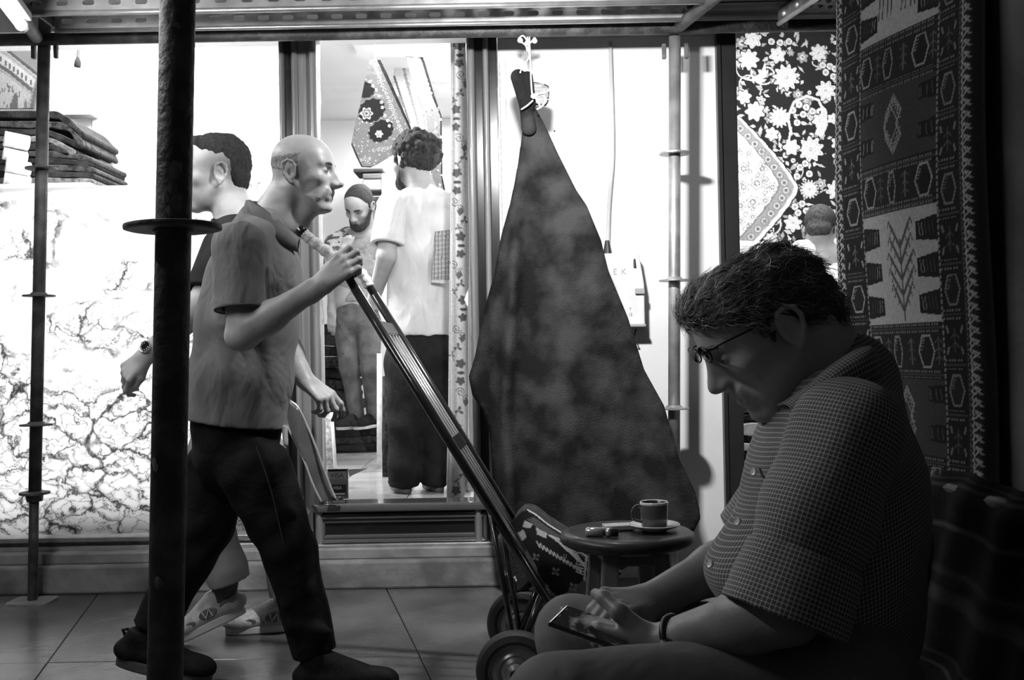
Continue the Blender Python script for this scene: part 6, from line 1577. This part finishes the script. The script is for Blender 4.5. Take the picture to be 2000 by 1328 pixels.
    a = P(1098, 1206, 1.565); b = P(1184, 1236, 1.53); ax = unit(b-a); nn = np.array([.08, -.30, .93]); nn = unit(nn-ax*nn.dot(ax)); sd = np.cross(nn, ax); c = (a+b)/2+ax*.022
    MB().obox(c, ax, sd, nn, .068, .031, .0042).build('case', mat('phone_black', .008, rough=.12, coat=.6), ph, bevel=.003)
    MB().obox(c+nn*.0043, ax, sd, nn, .062, .028, .0003).build('screen', mat('phone_screen', .03, .55, rough=.06, scale=30, lo=.5, hi=.62, coat=1.0), ph)
seated()

# chair and throw under the seated man
def chair_and_throw():
    M_c = mat('dark_chair_wood', .02, .04, rough=.5, scale=8)
    c0 = P(1590, 1300, 1.60); cx = c0[0]
    ch = empty('chair', (cx, 1.6, 0), 'dark wooden chair under the seated man', 'chair')
    MB().box(cx-.22, cx+.24, 1.38, 1.82, .325, .352).build('seat', M_c, ch, bevel=.01)
    for x_ in (cx-.20, cx+.22):
        for y_ in (1.40, 1.80): MB().tube([(x_, y_, .37), (x_, y_, 0)], [.018, .014], 10).build('leg', M_c, ch, smooth=True)
    for y_ in (1.40, 1.80): MB().tube([(cx+.22, y_, .37), (cx+.30, y_, .74)], [.018, .014], 10).build('back_post', M_c, ch, smooth=True)
    MB().tube([(cx+.295, 1.40, .71), (cx+.295, 1.80, .71)], .016, 10).build('back_rail', M_c, ch, smooth=True)
    def paint(u, v):
        p = Paint(u, v, .02)
        for k in range(9):
            z0 = .08+k*.105; p.line([(0, z0), (.5, z0)], .012, .14 if k % 2 else .09); p.line([(0, z0+.03), (.5, z0+.03)], .007, .07)
        p.line([(.0, 0), (.0, 1)], .02, .16); p.line([(.5, 0), (.5, 1)], .02, .16); return p.c
    us = np.linspace(0, .5, 60); vs = np.linspace(0, 1, 120); g, h = np.meshgrid(us, vs, indexing='ij'); u, v = g.ravel(), h.ravel()
    # runs up the back of the chair, over the rail, down behind it
    path = np.array([(cx+.05, .402), (cx+.19, .405), (cx+.235, .45), (cx+.262, .60), (cx+.272, .70), (cx+.297, .742), (cx+.325, .70), (cx+.34, .55), (cx+.35, .30), (cx+.355, .12)])
    t = np.linspace(0, 1, len(path)); xx = np.interp(v, t, path[:, 0])+.006*np.sin(u*40+v*9); zz = np.interp(v, t, path[:, 1])+.004*np.sin(u*23)
    V = np.stack([xx, 1.36+u*.96, zz], 1); I = np.arange(u.size).reshape(g.shape); Q = np.stack([I[:-1, :-1].ravel(), I[1:, :-1].ravel(), I[1:, 1:].ravel(), I[:-1, 1:].ravel()], 1)
    me = np_mesh('striped_throw', V, Q); set_attr(me, 'tone', paint(u, v)); o = finish('striped_throw', me, M_pat, None, True, solid=.006); tag(o, 'dark woven throw with pale stripes over the chair back', 'throw')
chair_and_throw()

# ------------------------------------------------------------------ 4-6. people inside the shop
def curly():
    Y0 = 4.95; W = lambda px, py, dy=0.0: P(px, py, Y0+dy)
    root = empty('person', (W(810, 960)[0], Y0, ZF), 'curly-haired man in a white T-shirt seen from behind through the window', 'person')
    up = np.array([.05, .1, 1.]); H = HeadFrame(W(806, 318), np.array([-.62, .72, -.12]), up, 1.05)
    fd = Field(); add_head(fd, H); fd.cap(H(-.03, 0, -.04), W(828, 380), .058, .064, .03); fd.cap(W(828, 390), W(825, 600), .06, .09, .05, fl=((1, 0, 0), 1.35))
    shL, elL, wrL = W(768, 410, -.04), W(755, 500, -.10), W(728, 590, .06)
    shR, elR, wrR = W(880, 415, .05), W(896, 520, .1), W(880, 620, .1)
    for s_, e_, w_ in ((shL, elL, wrL), (shR, elR, wrR)): fd.cap(s_, e_, .052, .046, .03); fd.cap(e_, w_, .046, .030, .02)
    _hand(fd, wrL, unit(wrL-elL), np.array([0, -1., .3]), np.array([-1., 0, 0]), .95, ((.6, .7, .4),)*4, None, 0, .006)
    _hand(fd, wrR, unit(wrR-elR), np.array([0, -1., .3]), np.array([1., 0, 0]), .95, ((.6, .7, .4),)*4, None, 0, .006)
    body('body', [fd.mesh(.007)], skin('tanned_skin', .34), root, tone=blob_tone(H, [((.05, 0, -.08), (.06, .075, .05), .18)]+both((.02, .065, -.05), (.04, .03, .05), .2)))
    hf = Field(); hf.ell(H(-.02, 0, .055), np.array([.118, .104, .098]), H.M, .01); hf.ell(H(-.07, 0, .02), np.array([.075, .09, .085]), H.M, .02); 
    r = np.random.default_rng(2)
    for k in range(90):
        a = r.normal(size=3); a /= np.linalg.norm(a); q = np.array([-.035+a[0]*.108, a[1]*.098, .045+a[2]*.092]); hf.ell(H(*q), np.full(3, r.uniform(.012, .024)), None, .008)
    hf.ell(H(.09, 0, -.02), np.array([.085, .12, .085]), H.M, .01, True)
    for y in (-1, 1): hf.ell(H(-.008, y*.10, -.005), np.array([.024, .035, .036]), H.M, .006, True)
    hf.wob(waves(61, 210, .006)); body('hair', [hf.mesh(.0045)], mat('dark_curly_hair', .008, .03, rough=.7, scale=70, bump=.9, bscale=300), root)
    bf = Field(); bf.ell(H(.055, 0, -.085), np.array([.05, .052, .045]), H.M, .01)
    for y in (-1, 1): bf.cap(H(.0, y*.06, -.03), H(.05, y*.04, -.09), .014, .02, .012)
    bf.wob(waves(62, 240, .004)); body('beard', [bf.mesh(.004)], MATS['dark_curly_hair'], root)
    M_t = mat('white_tshirt', .50, .58, rough=.9, scale=8, wr=(6, .7, (1.5, 1, .6))); ts = Field(); XA = np.array([1., 0, 0])
    ts.cap(W(826, 408), W(822, 500), .095, .115, .04, fl=(XA, 1.5)); ts.cap(W(822, 500), W(818, 648), .115, .12, .04, fl=(XA, 1.30)); ts.cap(W(828, 376), shL, .058, .072, .04); ts.cap(W(828, 376), shR, .058, .072, .04)
    ts.cap(H(-.03, 0, -.02), W(828, 372), .058, .062, .01, True); ts.cut(W(818, 655), (0, 0, -1)); ts.wob(waves(63, 34, .010, (1.2, .6, .5)))
    t2 = []
    for s_, e_ in ((shL, elL), (shR, elR)):
        u_ = unit(e_-s_); t_ = Field(); t_.cap(s_-u_*.02, s_+u_*.185, .080, .086, .03, cutb=True); t_.cap(s_+u_*.14, s_+u_*.2, .062, .062, .004, True); t2.append(t_.mesh(.006))
    body('t_shirt', [ts.mesh(.006)]+t2, M_t, root)
    # plaid reflection in the window glass, painted on a sheet against the T-shirt
    def pb(x, y):
        p = Paint(x, y, .30)
        for k in range(12): p.line([(845, 440+k*9), (885, 436+k*9)], 1.6, .5)
        for k in range(5): p.line([(850+k*7, 432), (848+k*7, 545)], 1.6, .12)
        p.rect(840, 890, 548, 560, .5); return p.c
    sheet('plaid_reflection', [(850,452),(882,448),(882,556),(842,552)], 1.6, lambda x, y: PV(x, y, Y0-.128+.0009*np.abs(x-846)), M_pat, root, paint=pb, thick=.003)
    tr = Field(); tr.cap(W(818, 640), W(815, 700), .112, .112, .03, fl=(XA, 1.28)); kL, kR = W(792, 830, -.02), W(848, 830, .02); aL = np.array([W(790, 950)[0], Y0-.02, ZF+.06]); aR = np.array([W(852, 950)[0], Y0+.02, ZF+.06])
    for h_, k_, a_ in ((W(790, 700), kL, aL), (W(846, 700), kR, aR)): tr.cap(h_, k_, .098, .082, .03); tr.cap(k_, a_, .082, .078, .02)
    tr.wob(waves(64, 30, .006)); tr.cut((0, 0, ZF+.03), (0, 0, -1)); body('trousers', [tr.mesh(.007)], denim('black_jeans_inside', .008, .018), root)
    for a_ in (aL, aR): shoe('shoe', (a_[0]+.02, a_[1]-.06, ZF+.001), (a_[0]-.06, a_[1]+.20, ZF+.001), .10, MATS['black_sneaker'], MATS['dark_sole'], root, .08)
curly()

def bearded():
    Y0 = 7.1; W = lambda px, py, dy=0.0: P(px, py, Y0+dy)
    zb = P(700, 838, 7.0)[2]
    root = empty('person', (W(695, 830)[0], Y0, zb), 'bearded man with a receding hairline looking down, hand raised to his mouth', 'person')
    H = HeadFrame(W(702, 404, -.13), np.array([-.30, -.72, -.62]), np.array([-.1, -.60, .78]), 1.12)
    fd = Field(); add_head(fd, H); fd.cap(H(-.03, 0, -.04), W(712, 452), .06, .07, .03); fd.cap(W(705, 470), W(698, 590), .10, .125, .05, fl=((1, 0, 0), 1.35))
    shR, elR, wrR = W(660, 480, -.05), W(646, 535, -.16), W(672, 486, -.24)
    shL, elL, wrL = W(745, 480, .0), W(650, 575, .05), W(648, 610, -.05); shL = W(664, 480, .05)
    fd.cap(shR, elR, .055, .048, .03); fd.cap(elR, wrR, .046, .03, .02); _hand(fd, wrR, unit(np.array([.25, -.1, .9])), np.array([.9, -.3, 0]), np.array([0, -1., .2]), .85, ((.9, 1.2, .8),)*4, None, 0, .007)
    fd.cap(W(652, 540, .05), wrL, .045, .03, .02); _hand(fd, wrL, np.array([.05, -.1, -1.]), np.array([1., -.3, 0]), np.array([0, -1., 0]), 1.0, ((.3, .4, .3),)*4, None, 0, .007)
    body('body', [fd.mesh(.008, [(H(0, 0, 0)-.18, H(0, 0, 0)+.18, .0042)])], skin('shop_skin', .32), root, tone=blob_tone(H, [((.06, 0, -.085), (.055, .075, .045), .12), ((.03, .06, -.05), (.04, .03, .05), .15), ((.03, -.06, -.05), (.04, .03, .05), .15)]+both((.08, .033, .012), (.02, .02, .012), .4)))
    hf = Field(); hf.ell(H(-.012, 0, .044), np.array([.103, .082, .092])*H.s, H.M, .01); hf.cut(H(.052, 0, .09), H.f*.9-H.u*.42); hf.wob(waves(71, 150, .004)); body('hair', [hf.mesh(.005)], MATS['short_dark_hair'], root); brows(H, root, M_brow, 1.5)
    bf = Field(); bf.ell(H(.066, 0, -.092), np.array([.044, .052, .040])*H.s, H.M, .01); bf.cap(H(.0, .062, -.03), H(.05, .045, -.085), .014*H.s, .02*H.s, .01); bf.cap(H(.0, -.062, -.03), H(.05, -.045, -.085), .014*H.s, .02*H.s, .01); bf.wob(waves(72, 200, .003)); body('beard', [bf.mesh(.005)], MATS['short_dark_hair'], root)
    XA = np.array([1., 0, 0]); ts = Field(); ts.cap(W(704, 478), W(700, 540), .11, .125, .04, fl=(XA, 1.3)); ts.cap(W(700, 540), W(698, 592), .125, .125, .04, fl=(XA, 1.2)); ts.cap(W(712, 452), W(742, 490), .07, .075, .04); ts.cut(W(698, 592), (0, 0, -1)); ts.wob(waves(73, 26, .012)); body('t_shirt', [ts.mesh(.008)], mat('grey_marl_tshirt', .22, .28, rough=.9, scale=12, wr=(9, .8)), root)
    sf_ = Field(); sf_.cap(W(680, 462), shR, .07, .085, .03); sf_.cap(shR, W(640, 505, -.02), .085, .08, .03); sf_.cap(shR, W(648, 500, -.14), .08, .075, .03); sf_.cap(shR, W(660, 520), .08, .06, .03)
    Mp = mat('plaid_flannel', .05, .30, rough=.9, scale=22, stretch=(1, 1, 1.6), detail=1, lo=.44, hi=.56); body('plaid_overshirt', [sf_.mesh(.008)], Mp, root)
    tr = Field(); tr.cap(W(698, 585), W(697, 625), .122, .122, .03, fl=(XA, 1.22)); 
    for h_, k_, a_ in ((W(676, 630), W(682, 722, -.05), W(698, 812)), (W(720, 630), W(724, 722, -.10), W(730, 812))): tr.cap(h_, k_, .088, .066, .02); tr.cap(k_, a_, .066, .052, .015)
    tr.wob(waves(74, 30, .008)); body('trousers', [tr.mesh(.008)], denim('pale_jeans', .08, .15), root)
    for px in (698, 730):
        a_ = W(px, 818); shoe('shoe', (a_[0]+.02, a_[1]+.06, zb+.001), (a_[0]-.10, a_[1]-.19, zb+.001), .105, M_rg[0], M_rg[3], root, .085)
bearded()

def backman():
    Y0 = 5.15; W = lambda px, py, dy=0.0: P(px, py, Y0+dy)
    root = empty('person', (W(1605, 900)[0], Y0, ZF), 'man in a white shirt seen from behind before the flowered carpet', 'person')
    H = HeadFrame(W(1602, 452), np.array([.35, .90, -.28]), np.array([.12, .25, .95]), .98)
    fd = Field(); add_head(fd, H); fd.cap(H(-.03, 0, -.04), W(1612, 500), .056, .062, .03); fd.cap(W(1615, 510), W(1620, 720), .09, .13, .05, fl=((1, 0, 0), 1.35))
    shL, elL, wrL = W(1562, 500), W(1550, 620, .05), W(1560, 680, .2); shR, elR, wrR = W(1670, 500), W(1680, 620, .05), W(1665, 680, .2)
    for s_, e_, w_ in ((shL, elL, wrL), (shR, elR, wrR)): fd.cap(s_, e_, .05, .044, .03); fd.cap(e_, w_, .044, .03, .02); _hand(fd, w_, unit(w_-e_), np.array([0, 0, 1.]), unit((np.sign(e_[0]-1.58), 0, .1)), .95, ((.5, .6, .4),)*4, None, 0, .006)
    body('body', [fd.mesh(.007, [(H(0, 0, 0)-.16, H(0, 0, 0)+.16, .004)])], skin('shop_skin', .42), root, tone=blob_tone(H, [((-.05, 0, .02), (.07, .09, .07), .6)]))
    hf = Field(); hf.ell(H(-.016, 0, .050), np.array([.098, .078, .084]), H.M, .01); hf.cut(H(-.02, 0, -.030), H.f*.55-H.u*.83); hf.ell(H(-.068, 0, -.01), np.array([.040, .062, .05]), H.M, .01); hf.wob(waves(81, 150, .002)); body('hair', [hf.mesh(.005)], mat('cropped_brown_hair', .03, .07, rough=.8, scale=90), root)
    XA = np.array([1., 0, 0]); ts = Field(); ts.cap(W(1615, 535), W(1618, 640), .10, .12, .04, fl=(XA, 1.45)); ts.cap(W(1618, 640), W(1620, 760), .12, .125, .04, fl=(XA, 1.3)); ts.cap(W(1612, 482), shL, .062, .07, .04); ts.cap(W(1612, 482), shR, .062, .07, .04); ts.cap(shL, elL-(elL-shL)*.1, .07, .062, .03); ts.cap(shR, elR-(elR-shR)*.1, .07, .062, .03)
    for k in range(6): ts.cap(W(1590, 560+k*14, -.13), W(1640, 540+k*18, -.15), .008, .004, .015)
    ts.cap(H(-.03, 0, -.02), W(1612, 482), .050, .054, .008, True); ts.cut(W(1620, 770), (0, 0, -1)); ts.wob(waves(82, 40, .006)); body('shirt', [ts.mesh(.006)], mat('white_shirt', .74, .82, rough=.85, scale=8), root)
    tr = Field(); tr.cap(W(1620, 715), W(1620, 800), .115, .12, .03, fl=(XA, 1.25))
    for px in (1592, 1648): tr.cap(W(px, 800), np.array([W(px, 900)[0], Y0, ZF+.05]), .10, .075, .03)
    tr.cut((0, 0, ZF+.03), (0, 0, -1)); body('trousers', [tr.mesh(.009)], MATS['black_jeans_inside'], root)
    for px in (1592, 1648):
        x_ = W(px, 900)[0]; shoe('shoe', (x_, Y0-.06, ZF+.001), (x_+.02, Y0+.21, ZF+.001), .10, MATS['black_sneaker'], MATS['dark_sole'], root, .08)
backman()
